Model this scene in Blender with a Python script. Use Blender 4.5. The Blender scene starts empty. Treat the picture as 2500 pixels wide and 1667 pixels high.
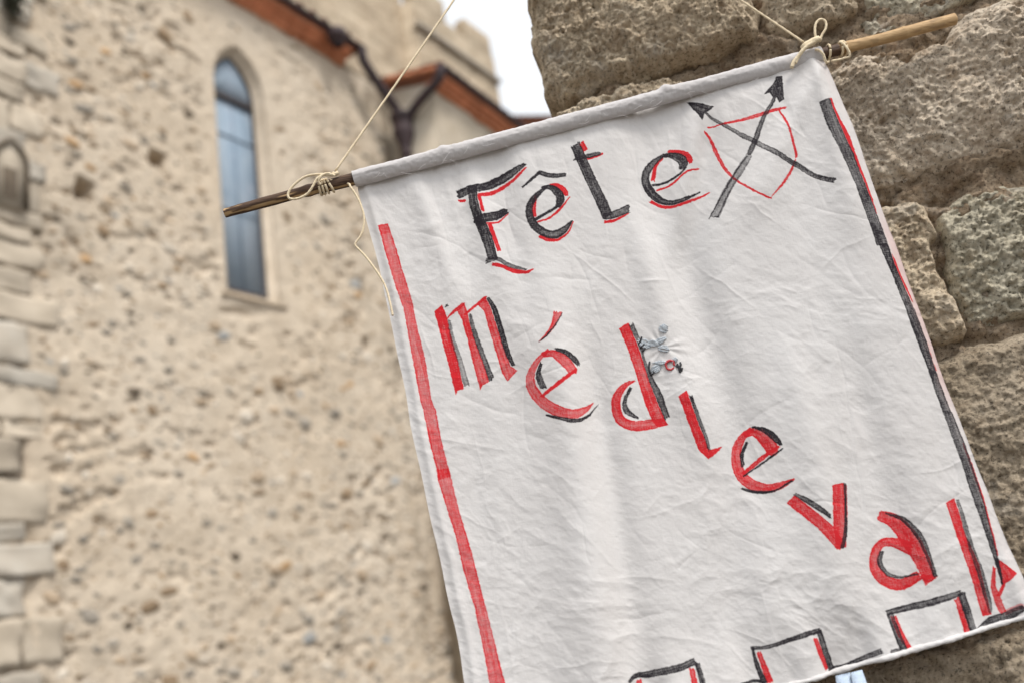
import bpy, math, random
import numpy as np
from mathutils import Vector, Matrix

# ------------------------------------------------------------------ camera, sky, sun, exposure
SC = bpy.context.scene
COL = SC.collection
RNG = random.Random(7)
NPR = np.random.RandomState(11)

FPX = 32.0 / 36.0 * 2500.0                    # focal length in photo pixels (2500 wide)
CX, CY = 1250.0, 833.5
CAM = np.array([0.0, 0.0, 1.8])               # eye height above the lane
_D = FPX * FPX / (1450 * .155 + 417)
_up = np.array([-.155 * _D, -_D, FPX]); _up /= np.linalg.norm(_up)
_fw = np.array([0, 0, 1.0])
_Y = _fw - (_fw @ _up) * _up; _Y /= np.linalg.norm(_Y)
_X = np.cross(_Y, _up)
ROT = np.array([_X, _Y, _up])                 # camera (right, down, forward) -> world

cam_d = bpy.data.cameras.new("camera")
cam = bpy.data.objects.new("camera", cam_d); COL.objects.link(cam); SC.camera = cam
_r, _u, _b = ROT @ np.array([1, 0, 0]), ROT @ np.array([0, -1, 0]), ROT @ np.array([0, 0, -1])
cam.matrix_world = Matrix(((_r[0], _u[0], _b[0], CAM[0]), (_r[1], _u[1], _b[1], CAM[1]),
                           (_r[2], _u[2], _b[2], CAM[2]), (0, 0, 0, 1)))
cam_d.sensor_width = 36; cam_d.lens = 32
cam_d.clip_start = .02; cam_d.clip_end = 2000
cam_d.dof.use_dof = True; cam_d.dof.focus_distance = 1.07
cam_d.dof.aperture_fstop = 2.7; cam_d.dof.aperture_blades = 0

SUN_EL = math.radians(58)
SUN_DIR = Vector((.68, -.73, 0)).normalized() * math.cos(SUN_EL) + Vector((0, 0, math.sin(SUN_EL)))   # towards the sun
world = bpy.data.worlds.new("World"); SC.world = world; world.use_nodes = True
wn = world.node_tree.nodes; wl = world.node_tree.links
bg = wn["Background"]; bg.inputs[1].default_value = .12
sky = wn.new("ShaderNodeTexSky"); sky.sky_type = 'NISHITA'; sky.sun_disc = False
sky.sun_elevation = SUN_EL; sky.sun_rotation = math.atan2(SUN_DIR.x, SUN_DIR.y)
sky.air_density = 1.0; sky.dust_density = 3.0
hs = wn.new("ShaderNodeHueSaturation"); hs.inputs['Saturation'].default_value = .28     # thin white overcast
cl = wn.new("ShaderNodeMix"); cl.data_type = 'RGBA'; cl.inputs[0].default_value = .72          # even high cloud over the blue
cl.inputs[7].default_value = (5.0, 5.15, 5.3, 1)
wl.new(sky.outputs[0], hs.inputs['Color']); wl.new(hs.outputs[0], cl.inputs[6]); wl.new(cl.outputs[2], bg.inputs[0])

sun_d = bpy.data.lights.new("sun", 'SUN'); sun_d.energy = 1.35; sun_d.angle = math.radians(16); sun_d.color = (1, .955, .89)
sun = bpy.data.objects.new("sun", sun_d); COL.objects.link(sun)
sun.rotation_euler = (-SUN_DIR).to_track_quat('-Z', 'Y').to_euler(); sun.location = (4, -6, 9)

SC.view_settings.view_transform = 'Standard'; SC.view_settings.look = 'None'
SC.view_settings.gamma = 1.0; SC.view_settings.use_curve_mapping = False
SC.view_settings.exposure = 1.0

# ------------------------------------------------------------------ measuring helpers
def rays(px, py):
    px = np.asarray(px, float); py = np.asarray(py, float)
    c = np.stack([(px - CX) / FPX, (py - CY) / FPX, np.ones_like(px)], -1)
    return c @ ROT.T

BY = 1.0                                       # the banner hangs in the vertical plane y = BY
def on_y(px, py, y=BY):
    r = rays(px, py); return CAM + r * (y / r[..., 1])[..., None]

DV = np.array([.5097, .8604, 0.]); DV /= np.linalg.norm(DV)     # the church wall runs along DV
NV_ = np.array([DV[1], -DV[0], 0.])                            # and faces NV_
UP = np.array([0, 0, 1.0])
def CH(s, t, h=6.0):                                           # along, above eye level, distance from the eye
    s = np.asarray(s, float); t = np.asarray(t, float); h = np.asarray(h, float)
    return CAM + s[..., None] * DV + t[..., None] * UP - h[..., None] * NV_
def st_of(px, py, h):
    r = rays(px, py); k = -h / (r @ NV_); p = r * k[..., None] if np.ndim(k) else r * k
    return p @ DV, p[..., 2]

# ------------------------------------------------------------------ noise
def _hash(ix, iy, iz, seed):
    M = np.uint32
    h = (ix.astype(np.int64) * 374761393 + iy.astype(np.int64) * 668265263 + iz.astype(np.int64) * 1274126177 + seed * 974634599) & 0xffffffff
    h = h.astype(np.uint64)
    h = ((h ^ (h >> np.uint64(13))) * np.uint64(1274126177)) & np.uint64(0xffffffff)
    h = ((h ^ (h >> np.uint64(16))) * np.uint64(2246822519)) & np.uint64(0xffffffff)
    h = h ^ (h >> np.uint64(15))
    return h.astype(np.float64) / 4294967295.0
def vnoise(x, y, seed=0):
    x = np.asarray(x, float); y = np.asarray(y, float)
    ix = np.floor(x).astype(np.int64); iy = np.floor(y).astype(np.int64); z = np.zeros_like(ix)
    fx = x - ix; fy = y - iy
    fx = fx * fx * fx * (fx * (fx * 6 - 15) + 10); fy = fy * fy * fy * (fy * (fy * 6 - 15) + 10)
    a = _hash(ix, iy, z, seed); b = _hash(ix + 1, iy, z, seed); c = _hash(ix, iy + 1, z, seed); d = _hash(ix + 1, iy + 1, z, seed)
    return ((a + (b - a) * fx) * (1 - fy) + (c + (d - c) * fx) * fy) * 2 - 1
def fbm(x, y, seed=0, octs=4, gain=.5, lac=2.03):
    s = 0; a = 1
    for o in range(octs):
        c, sn = math.cos(.6 * o), math.sin(.6 * o)
        s = s + a * vnoise(x * c - y * sn + 17.3 * o, x * sn + y * c - 9.1 * o, seed + o); a *= gain; x = x * lac; y = y * lac
    return s
def ridged(x, y, seed=0, octs=3):
    s = 0; a = 1
    for o in range(octs):
        s = s + a * (1 - 2 * np.abs(vnoise(x + 31.7 * o, y - 12.9 * o, seed + o))); a *= .55; x = x * 1.93 + y * .4; y = y * 1.93 - x * .1
    return s
def worley(x, y, seed=0):
    ix = np.floor(x).astype(np.int64); iy = np.floor(y).astype(np.int64); best = np.full(np.shape(x), 9.0); z = np.zeros_like(ix)
    for dx in (-1, 0, 1):
        for dy in (-1, 0, 1):
            cx = ix + dx; cy = iy + dy
            best = np.minimum(best, (cx + _hash(cx, cy, z, seed) - x) ** 2 + (cy + _hash(cx, cy, z, seed + 101) - y) ** 2)
    return np.sqrt(best)
def smooth(e0, e1, x):
    t = np.clip((x - e0) / (e1 - e0), 0, 1); return t * t * (3 - 2 * t)

# ------------------------------------------------------------------ objects
ORG = {}
def tag(o, label=None, cat=None, group=None, kind=None):
    if label: o['label'] = label
    if cat: o['category'] = cat
    if group: o['group'] = group
    if kind: o['kind'] = kind
    return o
def thing(name, loc, label, cat, group=None):
    o = bpy.data.objects.new(name, None); COL.objects.link(o)
    o.location = tuple(loc); o.empty_display_size = .1
    ORG[o.name] = np.array(loc, float)
    return tag(o, label, cat, group)
def mesh_np(name, V, Q):
    me = bpy.data.meshes.new(name)
    V = np.asarray(V, np.float32)
    me.vertices.add(len(V)); me.vertices.foreach_set('co', V.ravel())
    if isinstance(Q, np.ndarray):
        k = Q.shape[1]
        me.loops.add(Q.size); me.loops.foreach_set('vertex_index', Q.astype(np.int32).ravel())
        me.polygons.add(len(Q)); me.polygons.foreach_set('loop_start', np.arange(0, Q.size, k, dtype=np.int32))
        me.polygons.foreach_set('loop_total', np.full(len(Q), k, np.int32))
    else:
        tot = np.array([len(f) for f in Q], np.int32)
        me.loops.add(int(tot.sum())); me.loops.foreach_set('vertex_index', np.concatenate([np.asarray(f, np.int32) for f in Q]))
        me.polygons.add(len(Q)); st = np.concatenate([[0], np.cumsum(tot)[:-1]]).astype(np.int32)
        me.polygons.foreach_set('loop_start', st); me.polygons.foreach_set('loop_total', tot)
    me.update(calc_edges=True); me.validate()
    return me
def link(name, me, mat, parent=None, sm=True, loc=None):
    o = bpy.data.objects.new(name, me); COL.objects.link(o)
    if mat and not me.materials: me.materials.append(mat)
    if sm and len(me.polygons): me.polygons.foreach_set('use_smooth', np.ones(len(me.polygons), bool))
    if parent:
        o.parent = parent; ORG[o.name] = ORG[parent.name]
    else:
        ORG[o.name] = np.zeros(3)
    if loc is not None: o.location = tuple(np.asarray(loc) - ORG[o.name])
    return o
def mk(name, V, Q, mat, parent=None, sm=True):
    V = np.asarray(V, float)
    if parent: V = V - ORG[parent.name]
    return link(name, mesh_np(name, V, Q), mat, parent, sm)

BOXF = [(0, 1, 3, 2), (4, 6, 7, 5), (0, 4, 5, 1), (2, 3, 7, 6), (0, 2, 6, 4), (1, 5, 7, 3)]
def prism8(fn, a0, a1, b0, b1, c0, c1):
    return np.array([fn(a, b, c) for a in (a0, a1) for b in (b0, b1) for c in (c0, c1)])
def chbox(name, s0, s1, t0, t1, h0, h1, mat, parent, bevel=0.0, sm=False):
    """a block in the church's frame; h0 is the face nearer the viewer"""
    V = prism8(lambda a, b, c: CH(a, b, c), s0, s1, t0, t1, h0, h1)
    o = mk(name, V, BOXF, mat, parent, sm)
    fix_normals(o.data)
    if bevel:
        m = o.modifiers.new("bevel", 'BEVEL'); m.width = bevel; m.segments = 2
    return o
import bmesh
def fix_normals(me):
    bm = bmesh.new(); bm.from_mesh(me); bmesh.ops.recalc_face_normals(bm, faces=bm.faces); bm.to_mesh(me); bm.free()

def tube(P, R, seg=10, caps=True, twist=None):
    P = np.asarray(P, float); n = len(P); R = np.broadcast_to(np.asarray(R, float), (n,))
    T = np.gradient(P, axis=0); T /= np.linalg.norm(T, axis=1)[:, None] + 1e-12
    N = np.zeros_like(P); a = np.array([0, 0, 1.0]) if abs(T[0][2]) < .9 else np.array([1.0, 0, 0])
    v = np.cross(T[0], a); v /= np.linalg.norm(v); N[0] = v
    for i in range(1, n):
        v = N[i - 1] - (N[i - 1] @ T[i]) * T[i]; N[i] = v / (np.linalg.norm(v) + 1e-12)
    B = np.cross(T, N)
    th = np.linspace(0, 2 * np.pi, seg, endpoint=False)
    rr = R[:, None] * np.ones((1, seg))
    if twist: rr = rr * (1 + twist[1] * np.cos(3 * th[None, :] - np.linspace(0, twist[0] * 2 * np.pi, n)[:, None]))
    V = P[:, None, :] + rr[..., None] * (np.cos(th)[None, :, None] * N[:, None, :] + np.sin(th)[None, :, None] * B[:, None, :])
    V = V.reshape(-1, 3)
    F = []
    for i in range(n - 1):
        for j in range(seg):
            k = (j + 1) % seg
            F.append((i * seg + j, i * seg + k, (i + 1) * seg + k, (i + 1) * seg + j))
    if caps:
        F.append(tuple(range(seg))[::-1]); F.append(tuple((n - 1) * seg + j for j in range(seg)))
    return V, F
def merge(parts):
    Vs, Fs, o = [], [], 0
    for V, F in parts:
        Vs.append(V); Fs += [tuple(np.asarray(f) + o) for f in F]; o += len(V)
    return np.concatenate(Vs), Fs
def crom(P, step):
    """Catmull-Rom resample of points with any number of columns, about `step` apart in the first 2-3"""
    P = np.asarray(P, float)
    if len(P) == 2:
        n = max(2, int(np.linalg.norm(P[1, :2] - P[0, :2]) / step) + 1); t = np.linspace(0, 1, n)[:, None]
        return P[0] * (1 - t) + P[1] * t
    Q = np.vstack([2 * P[0] - P[1], P, 2 * P[-1] - P[-2]]); out = []
    for i in range(1, len(Q) - 2):
        p0, p1, p2, p3 = Q[i - 1:i + 3]
        n = max(2, int(np.linalg.norm(p2[:2] - p1[:2]) / step) + 1); t = np.linspace(0, 1, n, endpoint=False)[:, None]
        out.append(.5 * (2 * p1 + (p2 - p0) * t + (2 * p0 - 5 * p1 + 4 * p2 - p3) * t * t + (3 * p1 - p0 - 3 * p2 + p3) * t ** 3))
    out.append(P[-1:]); return np.vstack(out)
def grid_faces(nu, nv):
    i = np.arange(nu - 1)[:, None] * nv + np.arange(nv - 1)[None, :]
    return np.stack([i, i + nv, i + nv + 1, i + 1], -1).reshape(-1, 4)
def poly_sd(x, y, P):
    """signed distance to polygon, positive inside"""
    P = np.asarray(P, float); d2 = np.full(x.shape, 1e18); ins = np.zeros(x.shape, bool)
    n = len(P)
    for i in range(n):
        a = P[i]; b = P[(i + 1) % n]; e = b - a
        wx = x - a[0]; wy = y - a[1]
        t = np.clip((wx * e[0] + wy * e[1]) / (e @ e + 1e-18), 0, 1)
        d2 = np.minimum(d2, (wx - t * e[0]) ** 2 + (wy - t * e[1]) ** 2)
        c = ((a[1] > y) != (b[1] > y))
        with np.errstate(divide='ignore', invalid='ignore'):
            xi = a[0] + (y - a[1]) / (b[1] - a[1] if b[1] != a[1] else 1e-12) * e[0]
        ins ^= c & (x < xi)
    d = np.sqrt(d2); return np.where(ins, d, -d)

# ------------------------------------------------------------------ materials
class NT:
    def __init__(s, name):
        s.m = bpy.data.materials.new(name); s.m.use_nodes = True; s.n = s.m.node_tree.nodes; s.l = s.m.node_tree.links
        s.p = s.n['Principled BSDF']; s.out = s.n['Material Output']
    def add(s, t, **kw):
        n = s.n.new(t)
        for k, v in kw.items(): setattr(n, k, v)
        return n
    def set(s, sock, v):
        if hasattr(v, 'bl_rna') and hasattr(v, 'is_output'): s.l.new(v, sock)
        else: sock.default_value = v
    def coord(s, kind='Object', scale=(1, 1, 1), rot=(0, 0, 0)):
        if kind == 'World':
            c = s.add('ShaderNodeNewGeometry').outputs['Position']
        else:
            c = s.add('ShaderNodeTexCoord').outputs[kind]
        mp = s.add('ShaderNodeMapping'); s.l.new(c, mp.inputs[0]); mp.inputs['Scale'].default_value = scale; mp.inputs['Rotation'].default_value = rot
        return mp.outputs[0]
    def noise(s, vec, scale, detail=4, rough=.55, dist=0):
        n = s.add('ShaderNodeTexNoise'); s.l.new(vec, n.inputs['Vector']); n.inputs['Scale'].default_value = scale
        n.inputs['Detail'].default_value = detail; n.inputs['Roughness'].default_value = rough; n.inputs['Distortion'].default_value = dist
        return n.outputs['Fac']
    def voro(s, vec, scale, feature='F1', out='Distance'):
        n = s.add('ShaderNodeTexVoronoi'); n.feature = feature; s.l.new(vec, n.inputs['Vector']); n.inputs['Scale'].default_value = scale
        return n.outputs[out]
    def ramp(s, fac, stops):
        r = s.add('ShaderNodeValToRGB'); s.l.new(fac, r.inputs[0]); e = r.color_ramp.elements
        while len(e) < len(stops): e.new(.5)
        for k, (p, c) in enumerate(stops):
            e[k].position = p; e[k].color = (*c, 1) if not np.isscalar(c) else (c, c, c, 1)
        return r.outputs[0]
    def mix(s, fac, a, b, mode='MIX'):
        n = s.add('ShaderNodeMix'); n.data_type = 'RGBA'; n.blend_type = mode
        f, A, B = n.inputs[0], n.inputs[6], n.inputs[7]
        for sock, v in ((f, fac), (A, a), (B, b)):
            if hasattr(v, 'is_output'): s.l.new(v, sock)
            elif np.isscalar(v): sock.default_value = v
            else: sock.default_value = (*v, 1)
        return n.outputs[2]
    def math(s, op, a, b=0.0, clamp=False):
        n = s.add('ShaderNodeMath'); n.operation = op; n.use_clamp = clamp
        for i, v in enumerate((a, b)):
            if hasattr(v, 'is_output'): s.l.new(v, n.inputs[i])
            else: n.inputs[i].default_value = v
        return n.outputs[0]
    def bump(s, h, strength, dist, prev=None):
        b = s.add('ShaderNodeBump'); s.l.new(h, b.inputs['Height']); b.inputs['Strength'].default_value = strength; b.inputs['Distance'].default_value = dist
        if prev is not None: s.l.new(prev, b.inputs['Normal'])
        return b.outputs[0]
    def fin(s, col, rough=.9, nrm=None, spec=.25, metal=0):
        s.set(s.p.inputs['Base Color'], col if hasattr(col, 'is_output') else (*col, 1)); s.set(s.p.inputs['Roughness'], rough)
        s.p.inputs['Specular IOR Level'].default_value = spec; s.p.inputs['Metallic'].default_value = metal
        if nrm is not None: s.l.new(nrm, s.p.inputs['Normal'])
        return s.m

def m_stone(name, c0, c1, c2, sc=1.0, bump=1.0):
    """rough granular stone: base tone, dark grains, pale crystals, slow stains; each block varies"""
    k = NT(name); v = k.coord('World')
    big = k.noise(v, 9 * sc, 4, .6); mid = k.noise(v, 45 * sc, 4, .6); fine = k.noise(v, 240 * sc, 3, .7)
    col = k.mix(k.ramp(big, [(.34, 0.), (.68, 1.)]), c0, c1)
    col = k.mix(k.ramp(mid, [(.5, 0.), (.72, .75)]), col, c2)
    col = k.mix(k.ramp(fine, [(.34, .9), (.47, 0.)]), col, tuple(.28 * np.array(c0)))
    col = k.mix(k.ramp(fine, [(.58, 0.), (.72, .45)]), col, tuple(np.minimum(1, 1.7 * np.array(c1))))
    col = k.mix(k.math('MULTIPLY', k.ramp(k.noise(v, 13 * sc, 6, .72, .4), [(.54, 0.), (.66, 1.)]), .45), col, (.55, .5, .43))     # lichen and lime bloom
    col = k.mix(k.math('MULTIPLY', k.ramp(k.noise(v, 21 * sc, 5, .7, .6), [(.62, 0.), (.72, 1.)]), .35), col, (.16, .125, .09))    # soot and damp
    ri = k.add('ShaderNodeObjectInfo').outputs['Random']
    hsv = k.add('ShaderNodeHueSaturation'); k.l.new(col, hsv.inputs['Color'])
    k.l.new(k.math('ADD', k.math('MULTIPLY', ri, .3), .85), hsv.inputs['Value'])
    pit = k.voro(v, 150 * sc)
    n = k.bump(k.noise(v, 170 * sc, 5, .75), .9 * bump, .006 / sc)
    n = k.bump(pit, .35 * bump, .003 / sc, n)
    return k.fin(hsv.outputs[0], .95, n, .15)

M_ST_A = m_stone('grey brown sandstone', (.48, .385, .27), (.6, .5, .375), (.33, .24, .16))
M_ST_B = m_stone('brown conglomerate', (.53, .42, .295), (.65, .545, .405), (.36, .26, .17))
M_ST_G = m_stone('greenish lime render', (.46, .41, .305), (.55, .5, .39), (.37, .305, .21), .9, 1.0)
M_ST_C = m_stone('grey lilac sandstone', (.52, .42, .315), (.64, .55, .44), (.36, .265, .18))
M_ST_D = m_stone('coarse brown grit', (.43, .345, .245), (.57, .475, .36), (.26, .195, .13))
M_MORT = m_stone('crumbling earth mortar', (.36, .265, .175), (.43, .335, .24), (.27, .17, .1), 1.1, 1.3)

def m_plaster(name, a, b, c):
    k = NT(name); v = k.coord('World')
    big = k.noise(v, .55, 5, .6); mid = k.noise(v, 4.5, 5, .68); fine = k.noise(v, 30, 4, .65)
    col = k.mix(k.ramp(big, [(.36, 0.), (.66, 1.)]), a, b)
    col = k.mix(k.ramp(mid, [(.48, 0.), (.7, .8)]), col, c)
    col = k.mix(k.ramp(fine, [(.3, .55), (.46, 0.)]), col, tuple(.55 * np.array(a)))
    at = k.add('ShaderNodeAttribute'); at.attribute_name = 'stain'      # water stains by the downpipe
    col = k.mix(k.math('MULTIPLY', at.outputs['Fac'], .62), col, (.2, .165, .125))
    n = k.bump(fine, .5, .02); n = k.bump(k.noise(v, 9, 4, .6), .4, .05, n)
    return k.fin(col, .95, n, .12)
M_WALL = m_plaster('lime rubble mortar', (.57, .475, .365), (.63, .545, .44), (.48, .395, .3))
M_TOWER = m_plaster('tower lime render', (.47, .385, .285), (.52, .44, .335), (.38, .3, .215))
def ashlar_tint(m):
    k = NT.__new__(NT); k.m = m; k.n = m.node_tree.nodes; k.l = m.node_tree.links; k.p = k.n['Principled BSDF']; k.out = k.n['Material Output']
    v = k.coord('World', (1, 1, 1), (0, 0, -math.atan2(DV[1], DV[0]))); sp = k.add('ShaderNodeSeparateXYZ'); k.l.new(v, sp.inputs[0])
    cb = k.add('ShaderNodeCombineXYZ'); k.l.new(sp.outputs[0], cb.inputs[0]); k.l.new(sp.outputs[2], cb.inputs[1])
    br = k.add('ShaderNodeTexBrick'); k.l.new(cb.outputs[0], br.inputs['Vector']); br.inputs['Scale'].default_value = 1
    br.inputs['Brick Width'].default_value = .62; br.inputs['Row Height'].default_value = .3; br.inputs['Mortar Size'].default_value = .018; br.inputs['Mortar Smooth'].default_value = .6
    br.inputs['Color1'].default_value = (1.08, 1.06, 1.04, 1); br.inputs['Color2'].default_value = (.84, .82, .8, 1); br.inputs['Mortar'].default_value = (.68, .65, .6, 1)
    src = k.p.inputs['Base Color'].links[0].from_socket; k.l.new(k.mix(.75, src, br.outputs[0], 'MULTIPLY'), k.p.inputs['Base Color'])
ashlar_tint(M_TOWER)
M_CHAP = m_plaster('chapel render', (.5, .43, .34), (.54, .48, .39), (.43, .36, .27))

def m_plain(name, a, b, sc=12, rough=.85, spec=.25, metal=0, bs=.3):
    k = NT(name); v = k.coord('World'); n1 = k.noise(v, sc, 4, .6)
    ri = k.add('ShaderNodeObjectInfo').outputs['Random']
    hsv = k.add('ShaderNodeHueSaturation'); k.l.new(k.mix(k.ramp(n1, [(.35, 0.), (.68, 1.)]), a, b), hsv.inputs['Color'])
    k.l.new(k.math('ADD', k.math('MULTIPLY', ri, .36), .82), hsv.inputs['Value'])
    return k.fin(hsv.outputs[0], rough, k.bump(k.noise(v, sc * 5, 4, .6), bs, .01), spec, metal)
RUB = [m_plain('rubble tan', (.46, .36, .255), (.37, .28, .195)), m_plain('rubble grey', (.35, .31, .26), (.28, .25, .21)),
       m_plain('rubble brown', (.3, .215, .135), (.21, .15, .095)), m_plain('rubble ochre', (.47, .31, .17), (.38, .25, .14)),
       m_plain('rubble pale', (.62, .55, .46), (.53, .47, .39)), m_plain('rubble blue grey', (.38, .375, .36), (.31, .31, .3)),
       m_plain('rubble dark', (.16, .125, .09), (.11, .088, .065))]
M_QUOIN = m_plain('quoin ashlar', (.43, .365, .285), (.51, .44, .35), 4)
M_QUOIN2 = m_plain('quoin ashlar bluish', (.46, .42, .36), (.41, .36, .295), 4)
M_JOINT = m_plain('blackened joint', (.09, .072, .056), (.42, .35, .27), 4)
M_BRICK = m_plain('terracotta brick', (.7, .3, .165), (.58, .225, .12), 9, .85)
M_TILE = m_plain('clay roof tile', (.36, .15, .085), (.2, .1, .075), 6, .9)
M_LEAD = m_plain('dark purple brown painted zinc', (.062, .04, .042), (.04, .03, .034), 8, .7, .3)
M_WFRAME = m_plain('window lead and iron', (.045, .04, .045), (.07, .06, .06), 20, .6)
M_SILL = m_plain('sill limestone', (.44, .36, .27), (.38, .3, .22), 10)

# ------------------------------------------------------------------ ground
def make_ground():
    n = 121; x = np.linspace(-60, 60, n); X, Y = np.meshgrid(x, x, indexing='ij')
    k = NT('lane cobbles'); v = k.coord('World')
    ed = k.voro(v, 8, 'DISTANCE_TO_EDGE'); cell = k.voro(v, 8, 'F1', 'Color')
    col = k.mix(k.noise(v, 3, 4), (.12, .108, .094), (.18, .162, .14))
    col = k.mix(k.ramp(ed, [(.02, 0.), (.07, 1.)]), (.1, .085, .07), col)
    m = k.fin(col, .85, k.bump(k.ramp(ed, [(0, 0.), (.12, 1.)]), .8, .02))
    Z = fbm(X * .2, Y * .2, 3, 3) * .02
    o = mk('ground', np.stack([X * 4, Y * 4, Z], -1).reshape(-1, 3), grid_faces(n, n), m)
    tag(o, kind='structure')
make_ground()

# ------------------------------------------------------------------ church nave
church = thing('church', CH(5., -1.8), 'pale rubble stone church nave with tall pointed window and red brick eaves', 'church')

def lancet(s0, s1, t0, tspring, tapex, n=14):
    """outline of a pointed opening, counter-clockwise from lower left"""
    c = (s0 + s1) / 2; pts = [(s0, t0), (s1, t0), (s1, tspring)]
    hw = (s1 - s0) / 2; rise = tapex - tspring; rad = (hw * hw + rise * rise) / (2 * hw)
    a1 = math.asin(min(1, rise / rad))
    for i in range(1, n + 1):
        a = a1 * i / n; pts.append((s1 - rad + rad * math.cos(a), tspring + rad * math.sin(a)))
    for i in range(n - 1, -1, -1):
        a = a1 * i / n; pts.append((s0 + rad - rad * math.cos(a), tspring + rad * math.sin(a)))
    return np.array(pts)
WIN_O = lancet(5.30, 5.97, 3.03, 5.3, 5.78)
WIN_G = lancet(5.355, 5.885, 3.12, 5.22, 5.66)

def quoin_edge(t):
    return 3.47 + .12 * vnoise(np.asarray(t) * 2.7, np.zeros_like(t) + 4.4, 5)
def church_wall():
    st = .0155
    s = np.arange(2.6, 8.1001, st); t = np.arange(-1.2, 6.3, st)
    S, T = np.meshgrid(s, t, indexing='ij')
    sw = S + .03 * fbm(S * 5, T * 5, 21, 2); tw = T + .03 * fbm(S * 5 + 9, T * 5, 22, 2)
    rough = .0065 * fbm(sw * 7, tw * 8, 1, 5, .5) + .02 * fbm(S * 1.1, T * 1.1, 2, 2)
    # how rubbly the wall is: smooth lime towards the window, the eaves and the chapel, open joints elsewhere
    rub = 1 - .85 * smooth(.5, 1.0, np.exp(-((S - 5.75) / .62) ** 2) * smooth(2.3, 3.2, T)) - .45 * smooth(4.6, 5.7, T) * smooth(4.6, 5.6, S)
    rub = np.clip(rub, .12, 1)
    cav = vnoise(sw * 7, tw * 14, 33); cav2 = vnoise(sw * 11 + 3, tw * 23, 34); gate = vnoise(S * 1.3, T * 1.6, 35)
    low = smooth(3.4, .6, T) * .07; pits = smooth(.62, .97, cav + .3 * gate + low) * .036 + smooth(.62, .92, cav2 + .3 * gate + low) * .024
    H = rough - pits * rub
    for hs_, ht_, r in ((4.65, 4.13, .075), (7.14, 2.86, .06), (3.95, 3.62, .075)):       # putlog holes
        dd = np.maximum(np.abs(S - hs_) / r, np.abs(T - ht_) / (r * 1.1)); H -= .32 * smooth(1.15, .85, dd + .2 * vnoise(S * 20, T * 20, 8))
    d = poly_sd(S, T, WIN_O)
    H = np.where(d > -.12, H * smooth(0, .12, -d), H)                                       # dressed plaster round the opening
    H = H - .045 * smooth(.03, -.06, S - quoin_edge(T))                                     # bed for the quoins
    V = CH(S, T, 6.0 - H).reshape(-1, 3)
    q = grid_faces(len(s), len(t))
    keep = ~(d.reshape(-1)[q] > .012).all(1)
    o = mk('wall', V, q[keep], M_WALL, church); tag(o, 'beige rubble wall with open joints and holes')
    stain = smooth(-.15, .55, fbm(S * 5, T * 2.2, 44, 4) + 1.1 * smooth(7.25, 7.95, S) * smooth(4.2, 5.4, T) - .35) * smooth(7.0, 7.7, S) + .5 * smooth(0, .8, fbm(S * 3, T * 3, 47, 4)) * smooth(4.2, 3.6, S)
    ca = o.data.color_attributes.new('stain', 'FLOAT_COLOR', 'POINT'); st_ = np.clip(stain, 0, 1).reshape(-1)
    ca.data.foreach_set('color', np.stack([st_, st_, st_, np.ones_like(st_)], -1).reshape(-1).astype(np.float32))
    return S, T, H
S_, T_, H_ = church_wall()
# the wall goes on beyond the frame, to the left and down to the lane, and has thickness
chbox('wall', -3.0, 2.62, -1.9, 6.29, 6.012, 6.7, M_WALL, church)
chbox('wall', 2.62, 8.1, -1.9, -1.19, 6.012, 6.7, M_WALL, church)
chbox('wall', 2.62, 5.0, -1.19, 6.29, 6.28, 6.7, M_WALL, church); chbox('wall', 6.35, 8.1, -1.19, 6.29, 6.28, 6.7, M_WALL, church)
chbox('wall', 5.0, 6.35, -1.19, 2.85, 6.28, 6.7, M_WALL, church)

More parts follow.
